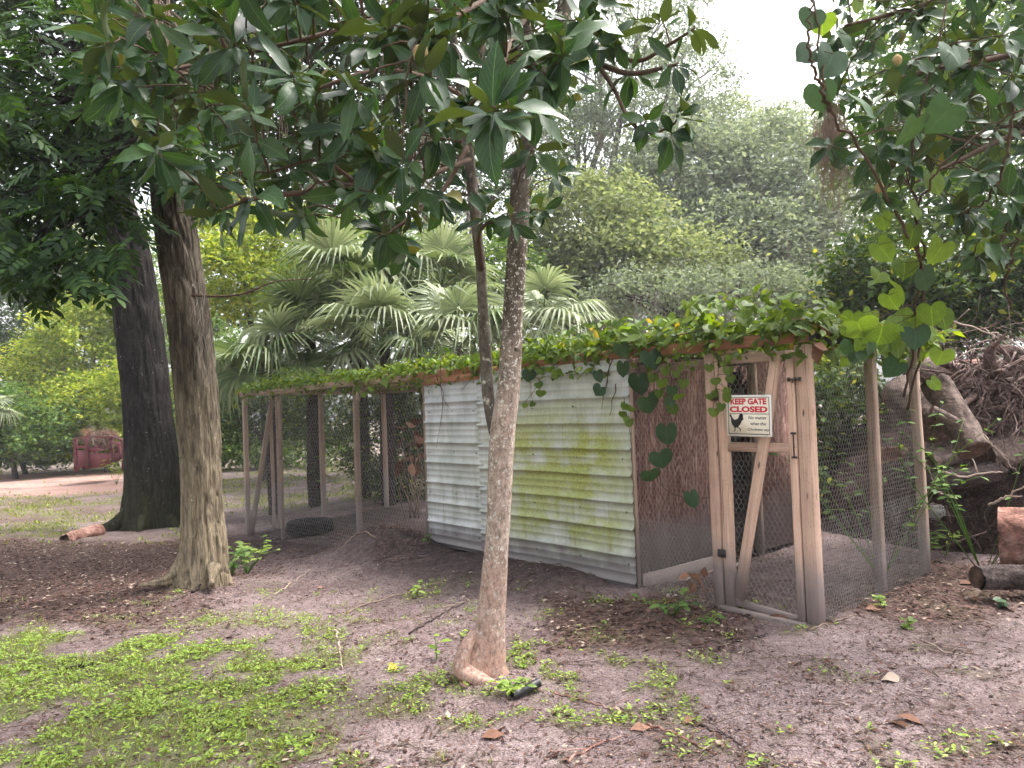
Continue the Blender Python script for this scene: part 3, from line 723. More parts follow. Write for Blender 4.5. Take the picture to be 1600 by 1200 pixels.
def pinnate(n=4):
    V, F, UV = [], [], []; b = blade([.01, .15, .19, .12, .005], .1, .15); c = 0
    for k in range(n + 1):
        y = .22 + .62 * k / n
        for sgn in ((-1, 1) if k < n else (0,)):
            a = sgn * 1.05 * (1 - .25 * k / n); L = .36 if sgn else .38
            ca, sa = math.cos(a), math.sin(a); q = b[0] * L
            V.append(np.stack([q[:, 0] * ca + q[:, 1] * sa, -q[:, 0] * sa + q[:, 1] * ca + y, q[:, 2] - .12 * y * y], -1)); F.append(b[1][0] + c); UV.append(b[2]); c += len(q)
    s = np.array([(-.008, 0, 0), (.008, 0, 0), (.005, .9, -.10), (-.005, .9, -.10)]); V.append(s); F.append(np.array([(0, 1, 2, 3)]) + c); UV.append(np.zeros((4, 2)))
    return np.concatenate(V), [np.concatenate(F)], np.concatenate(UV)
T_pin = pinnate()
def fan(nseg=30, spread=4.3, droop=.5, seed=0):
    rg = np.random.default_rng(seed); V, F, UV = [], [], []; c = 0
    for k in range(nseg):
        a = (k / (nseg - 1) - .5) * spread; L = (.80 + .2 * math.cos(a * .6)) * rg.uniform(.88, 1.05); w = .036
        d = np.array([math.sin(a), math.cos(a), 0]); pr = np.array([d[1], -d[0], 0])
        dr = droop * rg.uniform(.6, 1.5); rows = []
        for t, ww in ((.04, .25), (.35, .95), (.62, .8), (.84, .42), (1.0, .06)):
            z = .10 * math.sin(t * 3) * math.cos(a * .5) - dr * max(0, t - .42)**1.6 * 1.5
            o = d * L * (t - .12 * dr * max(0, t - .6)) + np.array([0, 0, z])
            rows.append((o, ww * w))
        for o, ww in rows:
            V += [o - pr * ww, o + np.array([0, 0, -ww * .7]), o + pr * ww]; UV += [(-1, 0), (0, 0), (1, 0)]
        for q in range(len(rows) - 1):
            b = c + q * 3; F += [(b, b + 1, b + 4, b + 3), (b + 1, b + 2, b + 5, b + 4)]
        c += len(rows) * 3
    return np.array(V), [np.array(F)], np.array(UV, float)
T_fan = [fan(26, 4.4, .30, 1), fan(24, 3.8, .7, 2), fan(28, 4.8, .12, 3), fan(24, 4.1, 1.0, 4)]

# ------------------------------------------------------------------ trunks
def trunk_geo(ctrl, seg, step, ridge, amp, flare=0, lobes=0, seed=0.0, lump=.02):
    """ctrl rows: x y z radius, from the ground up; ridged bark is raised in the mesh"""
    c = np.asarray(ctrl, float); L = np.sum(np.linalg.norm(np.diff(c[:, :3], axis=0), axis=1)); n = max(6, int(L / step))
    p = smooth_path(c, n); V, F = tube(p[:, :3], p[:, 3], seg)
    V = V.reshape(n, seg, 3); ctr = p[:, None, :3]; th = np.arange(seg) / seg * 2 * PI
    rad = V - ctr; r = p[:, 3][:, None]; nr = rad / r[..., None]
    s = np.concatenate([[0], np.cumsum(np.linalg.norm(np.diff(p[:, :3], axis=0), axis=1))])[:, None]
    cx, cy_ = np.cos(th)[None] * r, np.sin(th)[None] * r
    def rn(k, kz): return fbm(cx * k + seed, cy_ * k + seed, s * kz, o=3)
    wig = (fbm(cx * 5 + seed, cy_ * 5, s * 2.2, o=2) - .5) * .10
    f1 = vnoise(cx * ridge + wig * ridge + seed, cy_ * ridge + wig * ridge, s * ridge * .14) * .8 + .2 * vnoise(cx * ridge * 2.3, cy_ * ridge * 2.3, s * ridge * .4)
    v = sstep(.0, .36, np.abs(2 * f1 - 1))                       # furrows wander between flat-topped ridges
    d = amp * (v - .6) * 1.6 + amp * .5 * (fbm(cx * ridge * 1.5, cy_ * ridge * 1.5, s * ridge, o=2) - .5) + lump * (rn(3.0, 1.2) - .5) * 2
    if lobes: d = d + flare * np.exp(-s / .28) * (.55 + .45 * np.cos(lobes * th[None] + seed)) * (.6 + .8 * vnoise(th[None] * 2 + seed, 0 * s))
    V = V + nr * d[..., None]
    g = Geo(); g.add(V.reshape(-1, 3), F)
    g.F.setdefault(seg, []).append(np.array([[(n - 1) * seg + k for k in range(seg)]])); return g
def pxpath(rows, deep=None): return np.array([list(P(x, y, z)) + [r] for x, y, z, r in rows])

# ------------------------------------------------------------------ crowns of many small leaves
def crown_leaves(blobs, n, size, tm=T_quad, clump=.30, per=26, hang=.35, shell=.5, keep=None):
    """blobs: centre (3), radii (3), weight -> merged leaves gathered in twig clumps, denser to the outside"""
    g = Geo(); w = np.array([b[2] if len(b) > 2 else np.prod(b[1])**.67 for b in blobs]); w = w / w.sum()
    for b, ww in zip(blobs, w):
        c, r = np.asarray(b[0], float), np.asarray(b[1], float) * np.ones(3)
        nc = max(2, int(n * ww / per)); u = unit(nc)
        rad = (shell + (1 - shell) * R.random(nc))**.6; rad *= .78 + .45 * fbm(u[:, 0] * 2.3 + c[0], u[:, 1] * 2.3 + c[1], u[:, 2] * 2.3, o=2)
        cc = c + u * rad[:, None] * r
        cs = clump * R.uniform(.5, 1.4, nc)
        L = cc[:, None] + R.normal(size=(nc, per, 3)) * cs[:, None, None] * A(.55, .55, .38)
        L = L.reshape(-1, 3)
        if keep is not None: L = L[keep(L)]
        m = len(L)
        d = unit(m); d[:, 2] = d[:, 2] * .6 - hang
        nrm = unit(m) * .7 + A(0, 0, .9)
        scatter(g, tm, L, frames(d, nrm), size * R.uniform(.6, 1.35, m))
    return g
def limb(g, a, b, r0_, r1_, sag=.1, n=9, seg=6, jit=.06):
    a = np.asarray(a, float); b = np.asarray(b, float); t = np.linspace(0, 1, n)[:, None]; L = np.linalg.norm(b - a)
    p = a + (b - a) * t + A(0, 0, 1) * (np.sin(t * PI) * sag * L); p[1:-1] += R.normal(0, jit * L / n * 2, (n - 2, 3))
    p = smooth_path(p, n * 2); g.tube(p, np.linspace(r0_, r1_, len(p)), seg); return p
def moss_geo(spots, lens, per=14, width=.10, rad=.004, seg=3):
    """hanging moss: bunches of thin wavering strands"""
    g = Geo()
    for (s, L) in zip(spots, lens):
        for k in range(per):
            l = L * R.uniform(.35, 1.0); n = 7; t = np.linspace(0, 1, n)
            o = np.asarray(s) + R.normal(0, 1, 3) * A(width, width, .05)
            p = np.stack([o[0] + np.cumsum(R.normal(0, .018, n)), o[1] + np.cumsum(R.normal(0, .018, n)), o[2] - t * l], -1)
            g.tube(p, rad * (1 - .6 * t), seg, cap=False)
    return g
def blob_px(px, py, d, rx, ry, rd=None, w=None):
    """a blob of foliage by its outline at distance d"""
    a, b = rx * d / FPX, ry * d / FPX; c = P(px, py, d)
    q = [c, A(a, rd if rd else (a + b) / 2, b)]
    return q + [w] if w else q
def far_tree(name, label, cat, d, blobs, n, size, mat, base=None, tr=.16, bare=0, moss=0, group=None, barkm=None, hang=.35, clump=.32, shell=.5, mossm=None):
    B = [blob_px(*b) for b in blobs]
    cx = np.mean([b[0] for b in B], axis=0)
    if base is None: base = A(cx[0], cx[1], 0)
    base = A(base[0], base[1], float(H(base[0], base[1])) - .1)
    t = thing(name, base, label, cat, group)
    g = Geo(); lo = min(b[0][2] - b[1][2] for b in B); hub = A(base[0] + R.normal(0, .15), base[1] + R.normal(0, .2), max(base[2] + .6, base[2] + (cx[2] - base[2]) * .5))
    rows = [list(base) + [tr * 1.5], list(base * .7 + hub * .3) + [tr * 1.1], list(hub) + [tr * .9]]
    p = smooth_path(rows, 12); g.tube(p[:, :3], p[:, 3], 8, cap=False)
    g.obj('trunk', barkm or M_bark_far, t, smooth=True)
    lg = Geo()
    for b in B:
        e = limb(lg, hub, b[0], tr * .75, tr * .22, .08)
        for q in range(5 + bare):
            u = unit(1)[0]; u[2] = abs(u[2]) * .9
            limb(lg, e[R.integers(len(e) // 2, len(e))], b[0] + u * b[1] * R.uniform(.6, .95), tr * .24, .008, .05, 6, 4)
    lg.obj('limbs', barkm or M_bark_far, t, smooth=True, kind='stuff')
    crown_leaves(B, n, size, clump=clump, hang=hang, shell=shell).obj('crown', mat, t, kind='stuff')
    if moss:
        sp, ln = [], []
        for _ in range(moss):
            b = B[R.integers(len(B))]; u = unit(1)[0]; u[2] = -abs(u[2]) * .5; u[1] = -abs(u[1])
            sp.append(b[0] + u * b[1] * .85); ln.append(R.uniform(.5, 1.6))
        moss_geo(sp, ln, 10, .12, .006).obj('hanging_moss', mossm or M_moss, t, kind='stuff')
    return t

# ------------------------------------------------------------------ background trees
tl = Geo()
xs = np.linspace(-75, 75, 60)
Bk = []
for x in xs:
    for z in (1.2, 3.8, 6.5, 9.5, 12.5):
        px_, _, _ = proj(A(x, 58, z)); gap = (px_ > 1090) and (px_ < 1340)
        if z > 5 and gap and R.random() < .8: continue
        if z > 11 and (R.random() < .5 or px_ > 900): continue
        Bk.append([A(x + R.normal(0, 1), 58 + R.normal(0, 3) + abs(x) * -.12, z * R.uniform(.8, 1.1)), A(1.9, 2, 2.0)])
crown_leaves(Bk, 46000, .68, clump=.9, per=30).obj('far_woods', L_far_dk, None, kind='stuff', label='distant wood edge closing the view behind the yard', cat='woods')

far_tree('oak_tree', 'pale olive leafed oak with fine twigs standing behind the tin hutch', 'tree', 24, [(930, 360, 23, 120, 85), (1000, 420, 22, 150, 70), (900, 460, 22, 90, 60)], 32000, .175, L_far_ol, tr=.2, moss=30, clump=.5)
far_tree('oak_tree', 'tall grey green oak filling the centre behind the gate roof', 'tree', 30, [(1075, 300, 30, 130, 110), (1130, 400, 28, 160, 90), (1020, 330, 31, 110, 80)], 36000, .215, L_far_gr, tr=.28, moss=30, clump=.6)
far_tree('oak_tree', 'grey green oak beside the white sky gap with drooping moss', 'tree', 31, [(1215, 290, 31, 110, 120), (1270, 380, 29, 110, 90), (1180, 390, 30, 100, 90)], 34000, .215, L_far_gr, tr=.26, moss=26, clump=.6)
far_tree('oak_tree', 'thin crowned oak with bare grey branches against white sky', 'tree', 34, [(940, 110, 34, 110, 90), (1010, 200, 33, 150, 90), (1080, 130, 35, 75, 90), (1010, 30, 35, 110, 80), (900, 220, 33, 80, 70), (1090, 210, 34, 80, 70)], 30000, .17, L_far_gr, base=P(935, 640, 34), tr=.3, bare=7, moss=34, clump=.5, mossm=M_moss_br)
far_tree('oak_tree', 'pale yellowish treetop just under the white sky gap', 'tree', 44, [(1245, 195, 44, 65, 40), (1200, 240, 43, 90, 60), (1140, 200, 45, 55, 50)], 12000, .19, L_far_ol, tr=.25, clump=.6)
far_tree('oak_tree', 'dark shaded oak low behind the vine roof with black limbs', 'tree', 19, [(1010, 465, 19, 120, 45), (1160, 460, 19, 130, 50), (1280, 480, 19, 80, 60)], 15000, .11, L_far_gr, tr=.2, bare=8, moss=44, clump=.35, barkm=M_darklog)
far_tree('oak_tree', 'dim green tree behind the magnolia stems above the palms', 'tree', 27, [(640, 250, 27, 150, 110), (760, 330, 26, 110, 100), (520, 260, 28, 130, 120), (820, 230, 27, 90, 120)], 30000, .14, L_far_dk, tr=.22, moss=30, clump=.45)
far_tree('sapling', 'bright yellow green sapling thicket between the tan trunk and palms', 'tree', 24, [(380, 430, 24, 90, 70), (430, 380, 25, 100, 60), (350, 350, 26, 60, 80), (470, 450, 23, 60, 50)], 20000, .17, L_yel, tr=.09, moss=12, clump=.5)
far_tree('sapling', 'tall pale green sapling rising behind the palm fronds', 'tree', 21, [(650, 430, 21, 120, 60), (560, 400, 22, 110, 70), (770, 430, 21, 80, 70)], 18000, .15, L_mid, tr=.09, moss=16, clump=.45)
# green bank of vine covered shrubs beyond the yard
hedge = [
 ('bush', 'low green bush skirting the hedge at the frame edge', 32, [(10, 700, 32, 60, 24), (70, 702, 32, 50, 22)], 8000, .16, L_mid),
 ('bush', 'low yellow green bush skirting the hedge behind the bridge', 33, [(130, 700, 33, 60, 24), (200, 698, 33, 60, 28), (260, 690, 33, 50, 36)], 9000, .16, L_yel),
 ('bush', 'low dull bush closing the lawn behind the far run corner', 30, [(330, 695, 30, 60, 34), (400, 700, 30, 70, 30), (480, 700, 30, 70, 30)], 9000, .16, L_mid),
 ('bush', 'low rounded green bush at the end of the pink path', 30, [(50, 670, 30, 80, 45), (0, 650, 30, 60, 60), (20, 695, 29, 60, 20)], 15000, .16, L_mid),
 ('bush', 'wide yellow green bush behind the maroon bridge', 32, [(140, 640, 32, 90, 60), (215, 620, 32, 60, 80), (110, 690, 31, 60, 24), (200, 690, 31, 60, 26)], 19000, .17, L_yel),
 ('vine_covered_tree', 'tall tree smothered in yellow green vines between hedge and dark trunk', 34, [(130, 540, 34, 85, 80), (185, 480, 35, 60, 90), (70, 580, 33, 65, 60)], 22000, .19, L_yel),
 ('tree', 'deep green tree showing behind the pale hedge at the frame edge', 38, [(40, 500, 38, 90, 80), (100, 440, 39, 90, 70), (-40, 560, 38, 70, 90)], 18000, .17, L_far_dk),
 ('tree', 'yellowing tree top peeping over the hedge beneath hanging ash leaves', 40, [(40, 425, 40, 90, 50), (150, 400, 41, 80, 60), (20, 360, 42, 90, 50)], 17000, .20, L_far_ol),
 ('tree', 'pale green crown showing through the gap between the two big trunks', 36, [(255, 440, 36, 45, 120), (260, 600, 34, 40, 90), (330, 560, 33, 50, 90)], 14000, .15, L_mid),
 ('bush', 'dim green bush seen through the far end of the wire run', 24, [(355, 650, 24, 50, 55), (420, 640, 25, 60, 60), (500, 650, 24, 70, 60)], 14000, .12, L_bush_d),
]
for nm, lb, d, bl, n, sz, mt in hedge: far_tree(nm, lb, 'tree' if 'tree' in nm else 'bush', d, bl, n, sz, mt, tr=.1, clump=.42)
far_tree('bush', 'dark leafy thicket close behind the run posts and tin wall', 'bush', 16.5, [(600, 690, 17, 70, 75), (660, 650, 16.5, 60, 80), (640, 750, 16, 60, 35)], 15000, .09, L_bush_d, tr=.06, clump=.25)
far_tree('bush', 'lit shrub with glossy leaves behind the right pen posts', 'bush', 9.6, [(1270, 660, 9.6, 60, 80), (1330, 620, 9.8, 70, 70), (1240, 760, 9.4, 60, 70), (1350, 760, 9.4, 55, 60)], 8000, .095, L_bush_d, tr=.03, clump=.2, shell=.2)
far_tree('bush', 'bright yellow green shrub glimpsed through the gate netting', 'bush', 10.6, [(1200, 640, 10.6, 45, 70), (1210, 770, 10.4, 35, 40), (1255, 560, 10.6, 60, 45)], 4500, .085, L_yel, tr=.03, clump=.2, shell=.2)
far_tree('shrub', 'dark glossy shrub above the log pile under the hanging vines', 'shrub', 11.5, [(1360, 440, 11.5, 75, 80), (1440, 470, 11.5, 90, 75), (1530, 460, 11, 100, 80), (1600, 420, 11, 80, 90)], 16000, .12, L_bush_d, tr=.05, clump=.3, shell=.3)
far_tree('shrub', 'lighter leafed shrub showing through gaps behind the hanging magnolia', 'shrub', 15, [(1450, 320, 15, 100, 90), (1560, 300, 15, 90, 100), (1390, 240, 16, 70, 90), (1500, 180, 16, 100, 90), (1560, 80, 16, 110, 100), (1430, 80, 16.5, 90, 90)], 20000, .16, L_mid, tr=.06, clump=.4)

# ------------------------------------------------------------------ palms behind the run
def stalk(a, b, sag, r):
    t = np.linspace(0, 1, 9)[:, None]; p = a + (b - a) * t; p[:, 2] += np.sin(t[:, 0] * PI * .5) * sag * np.linalg.norm(b - a) * (1 - t[:, 0]); return p
fan_meshes = [(tmesh('frond', T_fan[k], L_palm), tmesh('frond', T_fan[k], L_palm_p)) for k in range(4)]
def palm(label, px, py, d, n, size, pale, spread=(15, 75), trunk_r=.13, facing=0):
    """(px, py) is where the fronds spring from"""
    top = P(px, py, d); base = A(top[0], top[1], float(H(top[0], top[1])) - .1)
    t = thing('fan_palm', base, label, 'palm', 'fan palms behind the wire run')
    g = trunk_geo([list(base) + [trunk_r * 1.2], list((base + top) / 2) + [trunk_r], list(top) + [trunk_r * .8]], 14, .10, 9, .02, lump=.03); g.obj('trunk', M_darklog, t)
    for k in range(n + 2):
        az = 2 * PI * k / (n + 2) * 2.0 + R.uniform(-.3, .3); el = math.radians(R.uniform(*spread)) if k % 4 else math.radians(R.uniform(-15, 25))
        d3 = A(math.cos(az) * math.cos(el), math.sin(az) * math.cos(el), math.sin(el))
        size_ = size * .88; L = size_ * R.uniform(.55, 1.0); e = top + d3 * L; pth = stalk(top, e, .05, .012)
        gs = Geo(); gs.tube(pth, np.linspace(.018, .009, 9), 5)
        st = gs.obj('frond_stalk', L_palm, t, smooth=True)
        dirn = pth[-1] - pth[-3]; dirn /= np.linalg.norm(dirn); dirn[2] -= .35
        kk = R.integers(4); mt = 1 if R.random() < pale else 0
        nrm = A(-d3[0] * .4, -d3[1] * .4, 1) + R.normal(0, .25, 3)
        m = mat4(frames(dirn[None], nrm[None])[0], e, size_ * R.uniform(.75, 1.05))
        place('frond', fan_meshes[kk][mt], m, st)
    return t
palm('fan palm with drooping pale fronds over the middle of the run roof', 600, 540, 15.2, 15, 1.3, .8)
palm('fan palm with upright blue green fans next to the tan trunk', 425, 580, 15.8, 13, 1.2, .3, (5, 60))
palm('fan palm with arching fronds at the centre of the palm clump', 560, 470, 17.0, 14, 1.45, .65)
palm('tall fan palm whose fans stand highest behind the magnolia leaves', 690, 450, 17.5, 14, 1.4, .55)
palm('fan palm with spiky light fans just behind the magnolia stem', 715, 545, 15.0, 13, 1.25, .6)
palm('fan palm with bright fan peeping over the tin hutch roof', 850, 515, 15.5, 12, 1.05, .9)
palm('dusky fan palm hung over the far corner of the run', 485, 530, 16.5, 13, 1.3, .55)
palm('small fan palm at the far edge of the yard by the hedge', -14, 640, 28, 6, .9, .8)
# ------------------------------------------------------------------ magnolia in front of the hutch
magbase = G(755, 1050); dm = float((magbase - CAM) @ fw)
mag = thing('magnolia_tree', magbase, 'lichen spotted magnolia with forked trunk standing before the tin wall', 'tree')
k_ = dm / FPX
low = pxpath([(757, 1075, dm, .125), (757, 1045, dm, .105), (762, 1010, dm, .086), (767, 960, dm, 19.5 * k_), (774, 880, dm, 18.6 * k_), (779, 800, dm, 17.7 * k_), (783, 720, dm, 18.6 * k_), (787, 665, dm, 18.6 * k_), (795, 600, dm, 17.2 * k_), (801, 500, dm, 16.7 * k_), (808, 400, dm, 16.3 * k_), (812, 330, dm, 15.8 * k_)])
trunk_geo(low, 72, .016, 22, .0030, .085, 3, 2.2, .008).obj('trunk', M_bark_mag, mag, smooth=True)
upb = pxpath([(811, 345, dm, 15.4 * k_), (815, 267, dm - .02, 15.3 * k_), (836, 185, dm - .04, 14.0 * k_), (855, 110, dm - .06, 14.0 * k_), (872, 50, dm - .1, 12.1 * k_), (886, -10, dm - .12, 10.2 * k_), (905, -160, dm - .2, 7.4 * k_)])
trunk_geo(upb, 48, .018, 24, .003, seed=5, lump=.007).obj('upper_trunk', M_bark_magup, mag, smooth=True)
sec = pxpath([(779, 690, dm + .02, 12.1 * k_), (768, 650, dm + .04, 10.2 * k_), (761, 600, dm + .06, 9.8 * k_), (757, 520, dm + .07, 8.8 * k_), (752, 430, dm + .08, 7.9 * k_), (744, 350, dm + .08, 8.4 * k_), (733, 250, dm + .06, 8.8 * k_), (722, 150, dm, 7.4 * k_), (705, 40, dm - .1, 5.6 * k_), (690, -60, dm - .2, 4.7 * k_)])
trunk_geo(sec, 36, .018, 24, .003, seed=9, lump=.006).obj('second_stem', M_bark_magup, mag, smooth=True)
frk = pxpath([(850, 125, dm - .05, 10.2 * k_), (832, 75, dm - .1, 8.4 * k_), (820, 30, dm - .15, 7.0 * k_), (812, -60, dm - .2, 5.6 * k_)])
trunk_geo(frk, 24, .02, 24, .002, seed=12, lump=.004).obj('fork', M_bark_magup, mag, smooth=True)
for px_, py_ in ((805, 545), (797, 465), (776, 815), (768, 980)):
    g = Geo(); c = P(px_ + (2 if py_ < 600 else 0), py_, dm - .062); g.tube([c + A(0, .03, 0), c + A(0, .008, 0), c + A(0, -.004, .001), c + A(0, .004, .001)], [.022, .017, .010, .003], 11, wob=.0012); g.obj('knot', M_bark_magup, mag, smooth=True)
# swollen root at the foot
rg_ = pxpath([(742, 985, dm - .05, .02), (728, 1015, dm - .08, .045), (722, 1045, dm - .1, .06), (745, 1060, dm - .14, .05), (775, 1068, dm - .16, .025)])
trunk_geo(rg_, 24, .02, 14, .008, seed=3, lump=.016).obj('surface_root', M_bark_mag, mag, smooth=True)

def whorls_to_leaves(whorls, seed=0):
    """each whorl: position, outward direction, leaf length, count -> per leaf loc, rotation, size"""
    loc, rot, sz = [], [], []
    for (c, d, L, n) in whorls:
        d = np.asarray(d, float) / np.linalg.norm(d); a = np.cross(d, A(.3, .2, 1)); a /= np.linalg.norm(a); b = np.cross(d, a); ph = R.uniform(0, 6)
        for k in range(n):
            th = ph + k * 2.4; tl_ = R.uniform(.55, 1.7)
            q = d * math.cos(tl_) + (a * math.cos(th) + b * math.sin(th)) * math.sin(tl_); q[2] -= R.uniform(-.05, .55)
            q /= np.linalg.norm(q)
            nrm = d * .9 + A(0, 0, .7) + R.normal(0, .42, 3)
            loc.append(c - d * R.uniform(0, .04) + q * .02); rot.append(frames(q[None], nrm[None])[0]); sz.append(L * R.uniform(.62, 1.15))
    return np.array(loc), np.array(rot), np.array(sz)
mag_meshes = [tmesh('leaf', t, L_mag) for t in T_mag]
def leaf_objects(loc, rot, sz, meshes, parent, limit, tmpls, mat, wid=None):
    """the leaves that show largest become parts, the rest one mass"""
    dist = np.linalg.norm(loc - CAM, axis=1); px_, py_, dz = proj(loc); vis = (px_ > -30) & (px_ < 1630) & (py_ > -30) & (py_ < 1230) & (dz > 0)
    order = np.argsort(-(sz / dist) * np.where(vis, 1, .01)); big = order[:limit]; rest = order[limit:]
    for q in big:
        s_ = A(wid[q] if wid is not None else 1, 1, 1) * sz[q]
        place('leaf', meshes[R.integers(len(meshes))], mat4(rot[q], loc[q], s_), parent)
    if len(rest):
        g = Geo(); kk = R.integers(0, len(tmpls), len(rest))
        for k in range(len(tmpls)):
            s_ = rest[kk == k]
            if len(s_): scatter(g, tmpls[k], loc[s_], rot[s_], sz[s_])
        g.obj('leaves', mat, parent, smooth=True, uv=True, kind='stuff')
def branch_to(g, nodes, c, r, sag=.1):
    """a twig from the nearest wood to a whorl"""
    d = np.linalg.norm(nodes[:, :3] - c, axis=1) + np.maximum(0, nodes[:, 2] - c[2]) * .2
    a = nodes[np.argmin(d)][:3]; L = np.linalg.norm(c - a); t = np.linspace(0, 1, 9)[:, None]
    p = a + (c - a) * t + A(0, 0, 1) * (np.sin(t * PI) * sag * L); p[2:-1] += R.normal(0, .018 * L, (6, 3)); p = smooth_path(p, 14)
    g.tube(p, np.linspace(max(.005, r * min(1, L)), .0035, 14), 5); return p
WN = [np.vstack([smooth_path(upb, 30), smooth_path(sec, 34)[8:], smooth_path(frk, 14)])]
tw = Geo()
boughs = [
 [(880, 20, dm - .1), (905, 55, 4.0), (930, 95, 3.8), (960, 140, 3.7), (985, 190, 3.6), (1020, 208, 3.55), (1055, 192, 3.5)],
 [(900, 55, 4.05), (960, 85, 3.8), (1000, 95, 3.7), (1045, 70, 3.6), (1085, 45, 3.5)],
 [(935, 100, 3.8), (985, 115, 3.7), (1040, 105, 3.6), (1060, 100, 3.55)],
 [(722, 150, dm), (660, 120, 4.0), (590, 110, 3.7), (520, 130, 3.5), (450, 160, 3.4), (400, 175, 3.3)],
 [(733, 250, dm), (680, 270, 4.0), (620, 290, 3.7), (560, 285, 3.4), (500, 250, 3.2), (420, 270, 3.1)],
 [(730, 230, dm), (690, 300, 4.2), (640, 340, 4.0), (600, 370, 3.9)],
 [(820, 30, 4.2), (800, 60, 3.6), (785, 110, 2.9), (772, 168, 2.35)],
 [(815, -30, 4.2), (740, 10, 3.4), (660, 60, 2.9), (640, 95, 2.7)],
 [(705, 40, 4.2), (600, 30, 3.8), (480, 60, 3.5), (360, 90, 3.5), (270, 110, 3.5)],
 [(752, 420, dm + .05), (748, 370, 4.2), (760, 350, 4.0), (790, 345, 3.9)],
 [(560, 285, 3.4), (480, 300, 3.2), (400, 310, 3.0), (340, 330, 2.9)],
]
for b in boughs:
    p = smooth_path([P(*q) for q in b], 26); WN.append(np.hstack([p, np.zeros((26, 1))])); tw.tube(p, np.linspace(.017, .006, 26), 6)
nodes = np.vstack(WN)
key = [  # px, py, depth, leaf length, count, outward (right, towards camera, up)
 (770, 168, 2.32, .23, 13, (0, .9, .25)), (655, 110, 2.7, .19, 9, (-.3, .6, .2)), (1035, 35, 3.6, .13, 7, (.2, .3, .9)), (1085, 40, 3.5, .13, 7, (.7, .3, .5)), (1056, 100, 3.5, .14, 8, (.5, .7, -.2)),
 (1008, 190, 3.55, .14, 8, (-.2, .8, -.3)), (1062, 180, 3.5, .15, 9, (.6, .6, .1)), (1050, 212, 3.5, .15, 8, (.4, .6, -.6)), (985, 115, 3.7, .17, 8, (0, .8, -.5)), (960, 60, 3.7, .17, 8, (.2, .6, .6)),
 (905, 30, 3.4, .21, 8, (.1, .8, .4)), (880, 60, 3.2, .20, 6, (.3, .9, -.2)), (840, 170, 3.2, .19, 7, (.3, .8, -.2)), (835, 235, 3.6, .18, 8, (.2, .8, -.3)), (800, 345, 3.8, .14, 8, (.3, .8, -.2)), (760, 340, 4.0, .15, 8, (-.4, .6, -.2)),
 (630, 395, 3.8, .15, 6, (-.1, .6, -.8)), (690, 310, 3.9, .15, 8, (0, .6, -.4)), (600, 365, 3.6, .16, 9, (-.4, .7, -.3)), (540, 300, 3.2, .19, 9, (-.4, .8, -.3)), (590, 240, 3.0, .19, 9, (-.2, .9, -.2)), (500, 200, 3.1, .18, 9, (-.4, .8, .1)),
 (430, 145, 3.2, .18, 9, (-.5, .8, .1)), (390, 310, 2.9, .18, 8, (-.5, .6, -.3)), (345, 330, 2.9, .17, 7, (-.7, .6, -.2)), (320, 170, 3.3, .18, 8, (-.6, .7, .1)), (190, 125, 3.4, .19, 11, (-.6, .7, .2)), (265, 115, 3.4, .19, 9, (-.3, .8, .3)), (240, 230, 3.5, .17, 9, (-.3, .8, -.2)), (870, 270, 4.0, .14, 8, (.7, .5, -.2)), (850, 330, 4.2, .12, 8, (.7, .4, -.2)),
 (700, 60, 3.0, .20, 9, (-.1, .8, .4)), (560, 60, 3.3, .18, 9, (-.1, .8, .3)), (940, 5, 3.6, .17, 8, (.3, .6, .6)),
]
wh = []
for x, y, d, L, n, o in key:
    o3 = rt * o[0] - fw * o[1] + A(0, 0, o[2]); wh.append((P(x, y, d), o3, L, n))
def in_mag(x, y):
    lim = np.interp(x, [150, 230, 300, 420, 520, 620, 700, 760, 830, 875, 920, 960], [130, 260, 320, 360, 330, 390, 350, 330, 330, 270, 110, 60])
    return y < lim
cnt = 0
while cnt < 240:
    x, y = R.uniform(140, 950), R.uniform(-60, 390)
    if cnt > 195: y = R.uniform(-330, -40)  # whorls above the view, added for overhead shade
    if not in_mag(x, y): continue
    if 735 < x < 900 and 150 < y < 420 and R.random() < .6: continue
    if y > 230 and R.random() < .3: continue
    d = R.uniform(3.3, 6.0) if R.random() < .75 else R.uniform(2.7, 3.3)
    wh.append((P(x, y, d), rt * R.normal(0, .5) - fw * R.uniform(.1, .9) + A(0, 0, R.normal(0, .4)), R.uniform(.14, .19), int(R.integers(7, 11)))); cnt += 1
for c, o, L, n in wh: branch_to(tw, nodes, c, .008)
crown = tw.obj('branches', M_stem, mag, smooth=True, kind='stuff')
l_, r_, s_ = whorls_to_leaves(wh); leaf_objects(l_, r_, s_, mag_meshes, mag, 300, T_mag, L_mag)
for x, y, d in ((657, 82, 2.7),):
    g = trunk_geo([list(P(x - 8, y + 12, d)) + [.010], list(P(x - 3, y + 4, d)) + [.026], list(P(x + 3, y - 4, d)) + [.028], list(P(x + 9, y - 10, d)) + [.012]], 14, .006, 60, .003, lump=.004); g.obj('seed_cone', M_fruit, mag, smooth=True)

